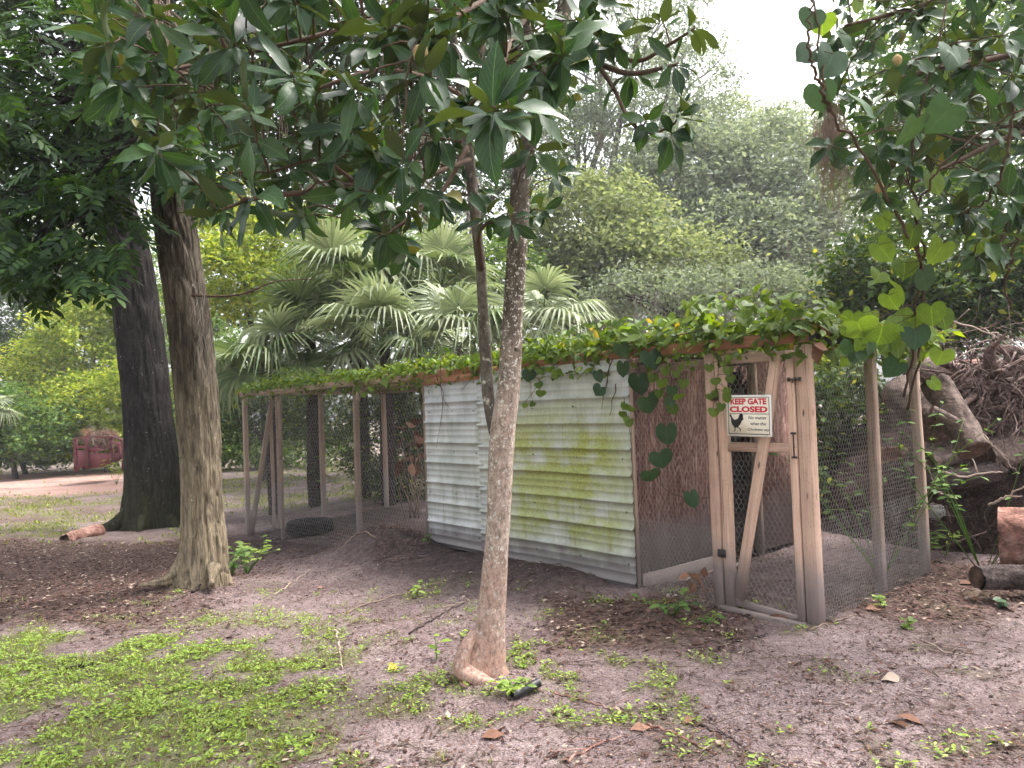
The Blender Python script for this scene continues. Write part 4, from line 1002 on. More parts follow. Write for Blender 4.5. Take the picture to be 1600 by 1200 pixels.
# ------------------------------------------------------------------ the two big trunks
tA_ = G(232, 822); dA = float((tA_ - CAM) @ fw); kA = dA / FPX
oak = thing('oak_tree', tA_, 'dark mossy barked oak trunk with white lichen flecks, farther of two', 'tree')
trunk_geo(pxpath([(232, 845, dA, 47.8 * kA), (236, 800, dA, 42.3 * kA), (238, 733, dA, 37.7 * kA), (228, 617, dA, 35.0 * kA), (213, 483, dA, 32.2 * kA), (198, 383, dA, 28.5 * kA), (180, 317, dA, 25.8 * kA), (160, 200, dA, 23.9 * kA), (140, 50, dA, 20.2 * kA), (120, -150, dA, 16.6 * kA)]), 130, .035, 11, .022, .16, 4, 1.3, .05).obj('trunk', M_bark_oak, oak, smooth=True)
for rows in ([(205, 800, dA - .3, .16), (175, 822, dA - .45, .12), (140, 832, dA - .5, .07)], [(262, 810, dA - .3, .13), (282, 828, dA - .4, .08), (300, 836, dA - .45, .03)], [(225, 810, dA - .5, .13), (215, 838, dA - .8, .05)]):
    trunk_geo(pxpath(rows), 20, .03, 14, .012, lump=.03).obj('surface_root', M_bark_oak, oak, smooth=True)
lg = Geo(); hubA = P(165, 215, dA); oB = []
for x, y, d, rx, ry in ((60, 120, 11, 120, 90), (240, 60, 12, 130, 90), (400, 120, 12.5, 130, 110), (560, 60, 13, 130, 90), (480, 230, 12.5, 110, 70), (700, 120, 13, 120, 110), (620, 220, 13, 110, 80), (20, 260, 12, 70, 70), (330, 240, 12, 80, 60), (800, 40, 13, 90, 70), (130, 20, 10.5, 120, 60), (250, 190, 9.6, 90, 60), (150, 250, 10.5, 80, 50), (330, 150, 9.4, 90, 70)):
    b = blob_px(x, y, d, rx, ry); oB.append(b); e = limb(lg, hubA if x < 350 else P(205, 60, dA), b[0], .11, .03, .06, 10)
    for q in range(7): limb(lg, e[R.integers(8, len(e))], b[0] + unit(1)[0] * b[1] * .9, .025, .006, .02, 6, 4)
lg.obj('limbs', M_bark_oak, oak, smooth=True, kind='stuff')
crown_leaves(oB, 34000, .11, T_quad, clump=.28, per=22).obj('crown', L_oak, oak, kind='stuff')
oT = [blob_px(x, y, d, rx, ry) for x, y, d, rx, ry in ((100, -170, 11, 220, 110), (420, -180, 11.5, 220, 110), (720, -170, 12, 190, 110), (250, -380, 12, 300, 120), (620, -380, 12.5, 260, 120), (-150, -60, 11, 160, 160))]  # unseen upper crown, added to shade the trunks and lower canopy
crown_leaves(oT, 15000, .26, T_quad, clump=.5, per=22).obj('crown', L_oak, oak, kind='stuff')
sp, ln = [], []
for _ in range(46): sp.append(P(R.uniform(280, 860), R.uniform(40, 300), R.uniform(10, 13))); ln.append(R.uniform(.5, 1.8))
moss_geo(sp, ln, 9, .07, .005).obj('hanging_moss', M_moss_br, oak, kind='stuff')

tB_ = G(312, 908); dB = float((tB_ - CAM) @ fw); kB = dB / FPX
ash = thing('ash_tree', tB_, 'tan ridged bark trunk of the nearer big tree, weed at its foot', 'tree')
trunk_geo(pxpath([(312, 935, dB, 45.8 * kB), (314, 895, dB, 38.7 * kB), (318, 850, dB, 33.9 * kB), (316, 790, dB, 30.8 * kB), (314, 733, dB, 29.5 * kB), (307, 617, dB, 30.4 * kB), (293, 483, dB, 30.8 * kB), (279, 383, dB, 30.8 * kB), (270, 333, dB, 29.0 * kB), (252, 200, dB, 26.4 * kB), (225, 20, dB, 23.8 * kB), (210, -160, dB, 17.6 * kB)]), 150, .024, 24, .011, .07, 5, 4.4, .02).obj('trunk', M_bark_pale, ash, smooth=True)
for rows in ([(290, 880, dB - .1, .10), (262, 905, dB - .2, .06), (215, 915, dB - .25, .02)], [(335, 885, dB - .2, .08), (330, 915, dB - .35, .04)]):
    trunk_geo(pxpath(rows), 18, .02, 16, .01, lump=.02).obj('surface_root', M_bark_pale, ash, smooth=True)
lg = Geo(); pins = []
fb = [(90, 160, 7.0, 110, 70), (40, 60, 7.0, 90, 70), (190, 60, 6.8, 90, 60), (60, 300, 6.6, 90, 60), (120, 390, 6.2, 70, 40), (30, 410, 6.2, 50, 45), (300, 40, 7.0, 90, 60), (10, 200, 6.5, 60, 70), (180, 200, 7.6, 80, 60), (0, 340, 6.4, 60, 50), (70, 230, 6.8, 80, 60), (250, 150, 6.4, 70, 60), (270, 250, 6.6, 50, 40), (150, 300, 6.4, 50, 40)]
hubB = P(235, 110, dB)
nodesB = []
for x, y, d, rx, ry in fb:
    b = blob_px(x, y, d, rx, ry, .5); e = limb(lg, hubB if y < 250 else P(250, 190, dB), b[0], .05, .012, .05, 9)
    for q in range(10):
        pth = limb(lg, e[R.integers(5, len(e))], b[0] + R.normal(0, .6, 3) * b[1], .012, .003, -.03, 7, 4); nodesB.append(pth)
    nn = 60
    L = b[0] + R.normal(0, .55, (nn, 3)) * b[1]
    for q in L: pins.append(q)
lg.obj('limbs', M_bark_oak, ash, smooth=True, kind='stuff')
pins = np.array(pins); n = len(pins); d3 = unit(n); d3[:, 2] = -np.abs(d3[:, 2]) * .5 - .25; nr = unit(n) * .45 + A(0, 0, 1) - .35 * fw
leaf_objects(pins, frames(d3, nr), R.uniform(.26, .40, n), [tmesh('leaf', T_pin, L_pin)], ash, 290, [T_pin], L_pin)
sp, ln = [], []
for x, y in ((185, 300, ), (312, 470), (318, 520), (60, 60), (160, 90)): sp.append(P(x, y, dB - .3)); ln.append(R.uniform(.3, .7))
moss_geo(sp, ln, 6, .03, .003).obj('hanging_moss', M_moss, ash, kind='stuff')
g = Geo(); p = smooth_path([P(300, 462, dB - .2), P(345, 463, dB - .3), (P(385, 458, dB - .35)), P(430, 440, dB - .4), P(487, 436, dB - .45)], 16); g.tube(p, np.linspace(.014, .005, 16), 6)
g.tube(smooth_path([P(385, 458, dB - .35), P(395, 452, dB - .36), P(410, 455, dB - .38)], 6), .004, 5); g.obj('dead_branch', M_stem, ash, smooth=True)
# stump beside the dark oak
g = Geo(); stp = G(120, 842)
st = thing('tree_stump', stp, 'low cut root stump, reddish, beside the dark oak root', 'stump')
a_, b_ = G(95, 846), G(148, 836); trunk_geo([list(a_ + A(0, .1, .02)) + [.10], list((a_ + b_) / 2 + A(0, .1, .03)) + [.12], list(b_ + A(0, .1, .05)) + [.13]], 22, .04, 16, .02, lump=.03).obj('root_wood', M_redlog, st)

# ------------------------------------------------------------------ hanging magnolia and heart vine over the log pile
mr_base = A(4.75, 5.2, float(H(4.75, 5.2)))
mr = thing('magnolia_tree', mr_base, 'dark glossy magnolia bough hanging above the log pile', 'tree')
rt_tr = [list(mr_base - A(0, 0, .1)) + [.16], list(mr_base + A(-.05, 0, 1.2)) + [.12], list(mr_base + A(-.15, .0, 2.6)) + [.10], list(mr_base + A(-.3, -.1, 4.2)) + [.07], list(mr_base + A(-.35, -.1, 5.8)) + [.03]]
trunk_geo(rt_tr, 30, .05, 20, .004, .08, 3).obj('trunk', M_bark_magup, mr, smooth=True)
tw = Geo(); nodes = [smooth_path(rt_tr, 20)]
for b in ([(1680, 60, 5.0), (1560, 90, 4.6), (1450, 110, 4.3), (1380, 130, 4.2)], [(1690, 200, 5.1), (1590, 210, 4.7), (1500, 250, 4.5), (1420, 290, 4.4)], [(1660, -60, 5), (1540, -20, 4.6), (1400, 20, 4.4), (1320, 40, 4.3)], [(1690, 330, 5.2), (1600, 340, 4.9), (1540, 400, 4.7), (1500, 420, 4.7)]):
    p = smooth_path([P(*q) for q in b], 24); nodes.append(np.hstack([p, np.zeros((24, 1))])); tw.tube(p, np.linspace(.028, .007, 24), 6)
nodes = np.vstack(nodes); wh = []
key = [(1570, 55, 3.6, .16, 10, (.1, 1, .1)), (1430, 90, 4.0, .17, 9, (-.2, .8, -.2)), (1400, 150, 4.0, .16, 9, (-.3, .7, -.2)), (1480, 160, 4.1, .16, 9, (0, .8, -.3)), (1370, 240, 4.2, .17, 9, (-.4, .6, -.4)), (1420, 260, 4.2, .17, 9, (-.2, .7, -.4)), (1375, 300, 4.2, .17, 7, (0, .5, -.9)), (1530, 270, 4.2, .17, 9, (-.2, .7, -.3)), (1510, 330, 4.3, .17, 9, (0, .6, -.6)), (1560, 200, 4.2, .16, 9, (.1, .8, -.1)), (1590, 120, 4.0, .17, 9, (.2, .8, -.1)), (1500, 60, 4.2, .16, 9, (0, .8, .1)), (1530, 400, 4.6, .16, 8, (0, .6, -.5)), (1590, 330, 4.6, .16, 8, (.1, .7, -.2))]
for x, y, d, L, n, o in key: wh.append((P(x, y, d), rt * o[0] - fw * o[1] + A(0, 0, o[2]), L, n))
for _ in range(135):
    x, y = R.uniform(1300, 1680), R.uniform(-60, 420)
    if x < 1340 and y > 230: continue
    if y > 300 and x < 1480: continue
    wh.append((P(x, y, R.uniform(4.2, 5.8)), rt * R.normal(0, .5) - fw * R.uniform(.1, .9) + A(0, 0, R.normal(-.2, .4)), R.uniform(.14, .18), int(R.integers(7, 10))))
for _ in range(46):
    u_ = unit(1)[0]; wh.append((mr_base + A(-.3, 0, R.uniform(3.0, 5.9)) + u_ * A(.9, .9, .4), u_ + A(0, 0, .2), R.uniform(.14, .19), int(R.integers(7, 10))))
for c, o, L, n in wh: branch_to(tw, nodes, c, .010)
tw.obj('branches', M_stem, mr, smooth=True, kind='stuff')
l_, r_, s_ = whorls_to_leaves(wh); leaf_objects(l_, r_, s_, mag_meshes, mr, 290, T_mag, L_mag)
for x, y, d in ((1402, 95, 3.9), (1374, 294, 4.1)):
    trunk_geo([list(P(x, y + 8, d)) + [.010], list(P(x, y + 2, d)) + [.024], list(P(x, y - 5, d)) + [.024], list(P(x, y - 10, d)) + [.010]], 14, .006, 60, .003, lump=.004).obj('seed_cone', M_fruit, mr, smooth=True)

hearts_l = [tmesh('leaf', t, L_heart) for t in T_hearts]; hearts_d = [tmesh('leaf', t, L_heart_d) for t in T_hearts]; heart_m = hearts_l[0]; small_m = tmesh('leaf', T_leaf, L_small)
def vine_leaf(parent, c, size, dark, face=None, hang=None, g=None, node=None):
    """one heart leaf at c, hanging from node by its stalk"""
    d = A(R.normal(0, .35), R.normal(0, .25), -1) if hang is None else np.asarray(hang, float)
    nrm = (-fw * 1.0 + A(R.normal(0, .3), 0, .45 + R.normal(0, .2))) if face is None else np.asarray(face, float)
    Rm = frames(d[None], nrm[None])[0]; place('leaf', (hearts_d if dark else hearts_l)[R.integers(4)], mat4(Rm, c - Rm[:, 1] * size * .3, size * A(R.uniform(.88, 1.1), R.uniform(.9, 1.08), 1)), parent)
    if g is not None and node is not None: g.tube(smooth_path([node, (node + c) / 2 + A(0, 0, .02), c - Rm[:, 1] * size * .28], 6), .0022, 4)
hv = thing('heart_leaf_vine', A(3.2, 6.0, 0), 'heart leaved vine climbing into the magnolia above the corner of the pen', 'vine')
sg = Geo()
strands = [[(1412, 620, 5.6), (1425, 560, 5.4), (1432, 480, 5.0), (1437, 400, 4.6), (1430, 320, 4.3), (1425, 240, 4.2), (1440, 150, 4.1), (1470, 40, 4.1), (1490, -50, 4.2)],
           [(1418, 640, 5.7), (1436, 560, 5.5), (1440, 470, 5.0), (1443, 400, 4.65), (1436, 330, 4.3), (1470, 260, 4.1), (1540, 200, 4.0), (1600, 170, 3.9)],
           [(1437, 400, 4.6), (1400, 330, 4.2), (1340, 230, 3.9), (1300, 180, 3.8), (1285, 100, 3.8), (1275, 30, 3.8), (1270, -50, 3.8)],
           [(1296, 175, 3.8), (1280, 130, 3.75), (1262, 60, 3.7), (1275, -40, 3.7)],
           [(1582, 140, 4.1), (1578, 210, 4.1), (1560, 280, 4.2), (1530, 320, 4.3), (1500, 335, 4.3)],
           [(1600, 330, 4.6), (1580, 410, 4.8), (1570, 450, 5), (1590, 500, 5.2)]]
sn_ = []
for b in strands:
    p = smooth_path([P(*q) for q in b], 40); p[2:-2] += R.normal(0, .008, (36, 3)); sg.tube(p, np.linspace(.010, .005, 40), 6); sn_.append(p)
sn_ = np.vstack(sn_)
HL = [(1268, 30, 3.8, 42, 1), (1258, 85, 3.8, 44, 1), (1300, 95, 3.8, 62, 1), (1282, 150, 3.8, 52, 1), (1345, 160, 3.7, 70, 1), (1240 + 45, 40, 3.9, 40, 0), (1425, 205, 3.6, 60, 1), (1475, 182, 3.6, 62, 1), (1545, 145, 3.6, 58, 1), (1490, 85, 3.7, 52, 1), (1495, 85, 3.6, 34, 1), (1340, 8, 4.2, 26, 0), (1480, 115, 4.4, 34, 0), (1460, 285, 4.2, 44, 0), (1430, 322, 4.2, 48, 0), (1425, 370, 4.4, 46, 0), (1468, 395, 4.5, 50, 0), (1380, 392, 4.5, 46, 0), (1404, 450, 4.7, 54, 0), (1445, 436, 4.6, 46, 1), (1456, 492, 4.9, 46, 0), (1432, 528, 5.0, 46, 1), (1394, 575, 5.2, 42, 1), (1470, 558, 5.2, 36, 0), (1440, 560, 5.2, 34, 0), (1376, 525, 5.1, 54, 0), (1400, 510, 5.1, 46, 0), (1345, 515, 5.1, 48, 0), (1405, 545, 5.2, 38, 0), (1530, 380, 4.6, 40, 0), (1380, 345, 4.8, 30, 0), (1392, 470, 4.9, 36, 0), (1320, 60, 4.2, 40, 1), (1560, 240, 4.2, 36, 0), (1515, 310, 4.4, 40, 1), (1460, 600, 5.3, 26, 0), (1360, 500, 5.2, 44, 0), (1420, 500, 5.1, 44, 0), (1330, 500, 5.2, 34, 0), (1385, 540, 5.2, 40, 0), (1355, 535, 5.2, 34, 1), (1475, 500, 5.0, 40, 0), (1415, 420, 4.7, 40, 0), (1490, 340, 4.4, 36, 0), (1375, 430, 4.8, 34, 0)]
for x, y, d, s, dk in HL:
    c = P(x, y, d); nd = sn_[np.argmin(np.linalg.norm(sn_ - c - A(0, 0, .06), axis=1))]
    vine_leaf(hv, c, s * d / FPX * (1.0 if y < 250 else .98), dk, g=sg, node=nd, hang=A(R.normal(0, .7), R.normal(0, .3), -1 + R.normal(0, .3)), face=-fw * R.uniform(.5, 1) + A(R.normal(0, .4), 0, R.uniform(.2, .9)))
sg.obj('vine_stems', M_stem, hv, smooth=True, kind='stuff')
ms = thing('hanging_moss_clump', P(1290, 170, 5.2), 'brown tangle of hanging moss below the heart leaves by the sky gap', 'moss')
moss_geo([P(R.normal(1296, 9), R.uniform(165, 215), R.uniform(5, 5.4)) for _ in range(26)], R.uniform(.35, .75, 26), 9, .03, .0022).obj('moss_strands', M_moss_br, ms, kind='stuff')
moss_geo([P(R.normal(1330, 6), R.uniform(250, 300), R.uniform(5, 5.4)) for _ in range(7)], R.uniform(.3, .6, 7), 5, .02, .0018).obj('moss_strands', M_moss, ms, kind='stuff')
# ------------------------------------------------------------------ vines over the pen roof
rv = thing('roof_vine', FW(2, TOP, 0), 'tangle of green vines sprawling along the pen roof edge', 'vine')
sg = Geo()
for k in range(26):
    t0 = R.uniform(-.1, 9.5); t1 = t0 + R.uniform(.6, 1.6); s0 = R.uniform(-.06, .5)
    p = smooth_path([FW(t0, zb + .07, s0), FW((t0*2+t1)/3, zb + R.uniform(.06, .16), s0 + R.normal(0, .08)), FW((t0+t1*2)/3, zb + R.uniform(.05, .14), s0 + R.normal(0, .08)), FW(min(t1, 10.4), zb + .06, s0)], 14); sg.tube(p, .004, 4)
hang_runs = [  # dangling runners: pixel points in front of the wall, with leaf sizes
 ([(985, 540), (1000, 580), (1015, 620), (1035, 660), (1035, 700), (1030, 735), (1040, 765), (1080, 780), (1105, 778)], [(972, 548, 30), (1020, 562, 34), (973, 576, 24), (998, 600, 36), (1016, 632, 36), (1041, 678, 32), (1034, 718, 31), (1018, 745, 28), (1081, 780, 28)]),
 ([(1105, 530), (1120, 560), (1122, 600), (1115, 640)], [(1138, 580, 15), (1118, 597, 15), (1142, 593, 14), (1136, 612, 15), (1118, 615, 14), (1110, 620, 13), (1136, 622, 18), (1126, 636, 14), (1115, 645, 16), (1140, 560, 14), (1132, 570, 14), (1108, 575, 14)]),
 ([(950, 545), (952, 580), (940, 620)], [(935, 588, 20), (935, 611, 21)]),
 ([(880, 560), (850, 585), (835, 610), (820, 630)], [(826, 588, 20), (870, 585, 18), (845, 580, 13), (860, 578, 13), (842, 602, 13), (845, 616, 14), (832, 632, 10), (820, 634, 10)]),
 ([(975, 620), (980, 650), (985, 680)], [(975, 635, 13), (985, 640, 13), (972, 648, 12), (985, 662, 14), (978, 655, 12)]),
 ([(1045, 555), (1050, 600), (1048, 640)], [(1020, 590, 17), (1035, 600, 18), (1050, 612, 20), (1060, 622, 18), (1045, 630, 20), (1052, 640, 18), (1068, 600, 16), (1040, 580, 16), (1057, 585, 14), (1030, 615, 15), (1065, 575, 14)]),
 ([(600, 590), (590, 620)], [(621, 579, 17), (602, 597, 16), (580, 608, 10), (570, 617, 10), (569, 596, 9), (558, 608, 9)]),
 ([(735, 590), (720, 610)], [(742, 560, 14)]),
 ([(1330, 540), (1340, 570), (1350, 600)], [(1325, 545, 24), (1345, 540, 22), (1352, 555, 22), (1335, 560, 20), (1362, 545, 20), (1320, 565, 16)]),
]
for run, lv in hang_runs:
    nd = []
    for x, y in run: t, z = FWpx(x, y, -.06); nd.append(FW(t, z, -.06 + R.normal(0, .01)))
    p = smooth_path(nd, 30); sg.tube(p, .0028, 5)
    for x, y, s in lv:
        t, z = FWpx(x, y, -.10); c = FW(t, z, -.10); d = float((c - CAM) @ fw)
        vine_leaf(rv, c, s * d / FPX * 1.12, s > 18 and y > 540, g=sg, node=p[np.argmin(np.linalg.norm(p - c - A(0, 0, .05), axis=1))])
# along the roof edge
loc, rot, sz = [], [], []
n = 3900
t = R.uniform(-.1, 10.45, n); t = np.where((R.random(n) > .45 + 1.1 * (fbm(t * 2.1 + 3, 0 * t, o=2) - .2)) & (t > 2.4), R.uniform(-.1, 6.5, n), t); big = t < 3.2
lumps = .05 + .17 * fbm(t * 1.6, 0 * t + 2, o=3)**1.5 * 1.6 + .10 * np.exp(-((t - 1.35) / .9)**2) + .05 * np.exp(-((t - .2) / .5)**2)
z = zb + .045 + R.random(n)**1.4 * lumps * 1.25
s = R.normal(.0, .07, n) + np.where(R.random(n) < .5, R.uniform(0, .6, n), 0)
ov = R.random(n) < .12; z = np.where(ov, zb + .05 - R.random(n)**2 * .22, z); s = np.where(ov, -.05, s)
loc = C0 + t[:, None] * D + s[:, None] * N + z[:, None] * Z3
d3 = unit(n); d3[:, 2] = -np.abs(d3[:, 2]) * .5 - .15; d3 += -N * .35
nr = unit(n) * .6 + A(0, 0, .8) - N * .35
szs = np.where(big, R.uniform(.06, .125, n), R.uniform(.05, .10, n))
kind_h = R.random(n) < np.where(t < 2.3, .45, .10)
sel = np.where(kind_h)[0][:150]
for q in sel:
    place('leaf', hearts_l[R.integers(4)], mat4(frames(d3[q][None], nr[q][None])[0], loc[q], szs[q] * R.uniform(1.0, 1.7)), rv)
rest = np.setdiff1d(np.arange(n), sel)
g = Geo(); scatter(g, T_leaf, loc[rest], frames(d3[rest], nr[rest]), szs[rest]); g.obj('small_leaves', L_small, rv, smooth=True, uv=True, kind='stuff')
n = 900; s = R.uniform(.0, 2.1, n); t = R.normal(-.03, .08, n); z = zb + .03 + R.random(n)**1.3 * (.08 + .14 * fbm(s * 2.2, 0 * s + 7, o=2)); ov = R.random(n) < .2; z = np.where(ov, zb - R.random(n)**2 * .18, z)
loc = C0 + t[:, None] * D + s[:, None] * N + z[:, None] * Z3; d3 = unit(n); d3[:, 2] = -np.abs(d3[:, 2]) * .5 - .2; d3 += -D * .3; nr = unit(n) * .5 + A(0, -.4, .8); szs = R.uniform(.06, .11, n)
for q in range(60): place('leaf', hearts_l[R.integers(4)], mat4(frames(d3[q][None], nr[q][None])[0], loc[q], szs[q] * R.uniform(1.0, 1.6)), rv)
g = Geo(); scatter(g, T_leaf, loc[60:], frames(d3[60:], nr[60:]), szs[60:]); g.obj('side_leaves', L_small, rv, smooth=True, uv=True, kind='stuff')
n = 15000; t = R.uniform(-.05, 10.4, n); s = R.uniform(.1, 2.9, n); loc = C0 + t[:, None] * D + s[:, None] * N + (zb + .05 + R.random(n) * .10)[:, None] * Z3
d3 = unit(n); d3[:, 2] *= .4; nr = unit(n) * .5 + A(0, 0, 1); g = Geo(); scatter(g, T_quad, loc, frames(d3, nr), R.uniform(.09, .16, n)); g.obj('leaf_mat', L_small, rv, kind='stuff')
for (x, y) in ((757, 655), (688, 640), (745, 590)):
    pass
for x0, y0, x1, y1 in ((690, 560, 686, 700), (682, 580, 700, 640), (955, 560, 940, 640), (960, 600, 952, 650)):
    nd = []
    for k in range(5):
        f = k / 4; t, z = FWpx(x0 + (x1 - x0) * f + R.normal(0, 2.5), y0 + (y1 - y0) * f, -.05); nd.append(FW(t, z, -.05))
    sg.tube(smooth_path(nd, 14), np.linspace(.006, .002, 14), 5)
sg.obj('vine_stems', M_stem, rv, smooth=True, kind='stuff')
# dead magnolia leaves caught on the roof corner
def dead_leaf(name, label, c, d, nrm, L, mat=L_dead, tm=0, cat='leaf', group=None):
    return place(name, tmesh('dead_leaf', T_mag[tm], mat), mat4(frames(np.asarray(d, float)[None], np.asarray(nrm, float)[None])[0], c, A(1.25, 1, 1) * L), None, label, cat, group)
def onroof(x, y, s): t, z = FWpx(x, y, s); return FW(t, z, s)
dead_leaf('dead_leaf', 'brown curled leaf dangling right of the gate post top', onroof(1272, 532, -.08), (.15, 0, -1), -fw + A(.5, 0, .2), .17, tm=1)
dead_leaf('dead_leaf', 'small brown leaf spread sideways from the dangling pair by the gate post', onroof(1271, 538, -.09), (.9, 0, -.25), -fw + A(0, 0, .4), .11, tm=0)
dead_leaf('dead_leaf', 'dry brown leaf lying on the roof corner above the gate post', onroof(1236, 500, -.02), (1, 0, .1), A(0, -.6, 1), .17, tm=0)
dead_leaf('dead_leaf', 'second dry brown leaf on the roof corner, nearer the side wall', onroof(1262, 503, -.02), (1, .1, -.15), A(0, -.7, 1), .17, tm=3)

# ------------------------------------------------------------------ tyre in the run
tc = G(478, 838); tc = tc + fw * .25; tc[2] = float(H(tc[0], tc[1]))
tyre = thing('old_tyre', tc, 'dusty black car tyre lying flat inside the wire run', 'tyre')
prof = [(.21, .03), (.20, .07), (.215, .15), (.27, .195), (.33, .20), (.355, .185), (.365, .15), (.365, .05), (.355, .015), (.33, 0), (.27, .005), (.23, .02)]
g = Geo(); n = 56; m_ = len(prof); V = []
for k in range(n):
    a = 2 * PI * k / n
    for r, z in prof: V.append(tc + A(math.cos(a) * r, math.sin(a) * r, z + .03))
F = [(k * m_ + j, ((k + 1) % n) * m_ + j, ((k + 1) % n) * m_ + (j + 1) % m_, k * m_ + (j + 1) % m_) for k in range(n) for j in range(m_)]
g.add(V, np.array(F)); g.obj('carcass', M_rubber, tyre, smooth=True)
g = Geo()
for k in range(56):
    a = 2 * PI * k / 56; e = A(math.cos(a), math.sin(a), 0); q = A(-e[1], e[0], 0)
    for z in (.045, .10, .155): g.box(tc + e * .368 + A(0, 0, z + .03), q, e, Z3, .028, .012, .038)
g.obj('tread', M_rubber, tyre, kind='stuff')

# ------------------------------------------------------------------ maroon garden bridge full of dead fronds
bc = P(160, 700, 26); bz = float(H(bc[0], bc[1]))
br = thing('garden_bridge', A(bc[0], bc[1], bz), 'maroon wooden footbridge railing heaped with dry palm fronds', 'bridge')
def BP(px_, py_, d): return P(px_, py_, d)
def bboard(name, a, b, w, h, upv): g = Geo(); g.beam(a, b, w, h, upv, .006); return g.obj(name, M_maroon, br, uv=True)
for x, y0, y1, d in ((119, 684, 737, 25.6), (137, 684, 733, 25.4), (175, 682, 726, 25.8), (194, 688, 735, 25.0), (150, 690, 720, 27.2), (186, 690, 715, 27.4)):
    bboard('post', P(x, y1, d), P(x + (-1.6), y0, d), .11, .11, fw)
bboard('rail', P(115, 686, 25.55), P(150, 682, 25.5), .10, .05, Z3); bboard('rail', P(150, 682, 25.5), P(176, 685, 25.75), .09, .05, Z3)
bboard('rail', P(176, 682, 25.7), P(196, 690, 24.9), .10, .05, Z3); bboard('rail', P(172, 690, 25.7), P(196, 698, 24.9), .05, .08, Z3); bboard('rail', P(119, 699, 25.58), P(137, 697, 25.4), .05, .08, Z3)
bboard('rail', P(140, 700, 25.5), P(176, 697, 25.8), .12, .05, Z3)
def bpanel(name, x0, y0, x1, y1, d0, d1):
    g = Geo(); a, b, c, e = P(x0, y1, d0), P(x1, y1 - 6, d1), P(x1, y0, d1), P(x0, y0, d0); o = fw * .05
    g.add([a, b, c, e, a + o, b + o, c + o, e + o], np.array([(0,1,2,3),(7,6,5,4),(0,4,5,1),(1,5,6,2),(2,6,7,3),(3,7,4,0)])); return g.obj(name, M_maroon, br)
bpanel('side_panel', 121, 704, 135, 734, 25.55, 25.4); bpanel('side_panel', 139, 708, 174, 733, 25.42, 25.75); bpanel('side_panel', 139, 701, 174, 707.5, 25.40, 25.73); bpanel('side_panel', 178, 708, 193, 722, 25.7, 25.1)
g = Geo(); g.box(P(157, 716, 26.4), A(1, 0, 0), A(0, 1, 0), Z3, 1.1, 1.4, .05); g.obj('deck', M_maroon, br)
fr = thing('dead_frond_heap', P(155, 690, 26.3), 'brown heap of dried palm fronds lying on the maroon bridge', 'palm fronds')
g = Geo()
for k in range(46):
    a = P(R.uniform(128, 180), R.uniform(690, 702), 26.2 + R.normal(0, .3)); e = P(R.uniform(135, 178), R.uniform(664, 690), 26.2 + R.normal(0, .3)); p = smooth_path([a, (a + e) / 2 + A(0, 0, .12), e], 7); g.tube(p, np.linspace(.022, .006, 7), 4)
g.obj('frond_stems', M_twig, fr, kind='stuff')
for k in range(5):
    place('frond', tmesh('frond', T_fan[k % 4], L_dead), mat4(frames(A(R.normal(0, 1), -.2, .5)[None], A(0, -.6, 1)[None])[0], P(140 + k * 9, 682, 26.2), .42), fr)

# ------------------------------------------------------------------ log and root pile
def heap_h(x, y):
    e = ((x - 6.3) / 2.75)**2 + ((y - 9.4) / 2.9)**2
    return 1.75 * np.clip(1 - e, 0, 1)**.7 * (.75 + .5 * fbm(x * 1.6, y * 1.6, o=3)) + .25 * (fbm(x * 5, y * 5, o=3) - .5) * (e < 1)
hx = np.linspace(3.4, 9.4, 110); hy = np.linspace(6.3, 12.5, 110); HX, HY = np.meshgrid(hx, hy)
HZ = H(HX, HY) - .05 + heap_h(HX, HY); V = np.stack([HX, HY, HZ], -1).reshape(-1, 3)
i = np.arange(109)[:, None] * 110; j = np.arange(109)[None]; F = np.stack([i + j, i + j + 1, i + 111 + j, i + 110 + j], -1).reshape(-1, 4)
mh = NT('root_tangle_soil'); _q = mh.geo('Position'); n2 = mh.noise(_q, 9, 5, .7); n3 = mh.noise(mh.geo('Position', (40, 40, 9)), 1, 4, .7)
mh.bump(mh.math('ADD', n2, n3), .9, .05); M_heap = mh.done(mh.ramp(mh.math('ADD', mh.math('MULTIPLY', n2, .5), mh.math('MULTIPLY', n3, .5)), [(.35, (.012, .009, .008)), (.52, (.045, .028, .025)), (.7, (.12, .075, .065))]), .95, .1)
g = Geo(); g.add(V, F); g.obj('brush_heap_soil', M_heap, None, smooth=True, kind='stuff', label='dark earth and root mass under the log pile', cat='heap')
def log(label, a, b, r0_, r1_, mat, seg=34, amp=.013, ridge=17, lump=.03, ends=True, bend=.0, name='log', mid=None, endm=None):
    a, b = np.asarray(a), np.asarray(b); c = (a + b) / 2
    t = thing(name, A(c[0], c[1], min(a[2], b[2]) - r0_), label, name.split('_')[-1] if name != 'log' else 'log', 'logs and roots in the brush pile')
    mid = c + A(0, 0, bend) if mid is None else mid
    g = trunk_geo([list(a) + [r0_], list(mid) + [(r0_ + r1_) / 2], list(b) + [r1_]], seg, .03, ridge, amp, seed=R.uniform(0, 30), lump=lump); g.obj('bark', mat, t, smooth=True)
    if ends:
        for e, o, r in ((a, b, r0_), (b, a, r1_)):
            d = (e - o) / np.linalg.norm(e - o); x = np.cross(d, A(.2, .1, 1)); x /= np.linalg.norm(x); y = np.cross(d, x); k = 20
            V = [e + d * .004] + [e + d * (.002 + R.normal(0, .002)) + (x * math.cos(2*PI*q/k) + y * math.sin(2*PI*q/k)) * r * .97 for q in range(k)]
            g = Geo(); g.add(V, np.array([(0, 1 + q, 1 + (q + 1) % k) for q in range(k)])); g.obj('cut_end', endm or M_cut, t)
    return t
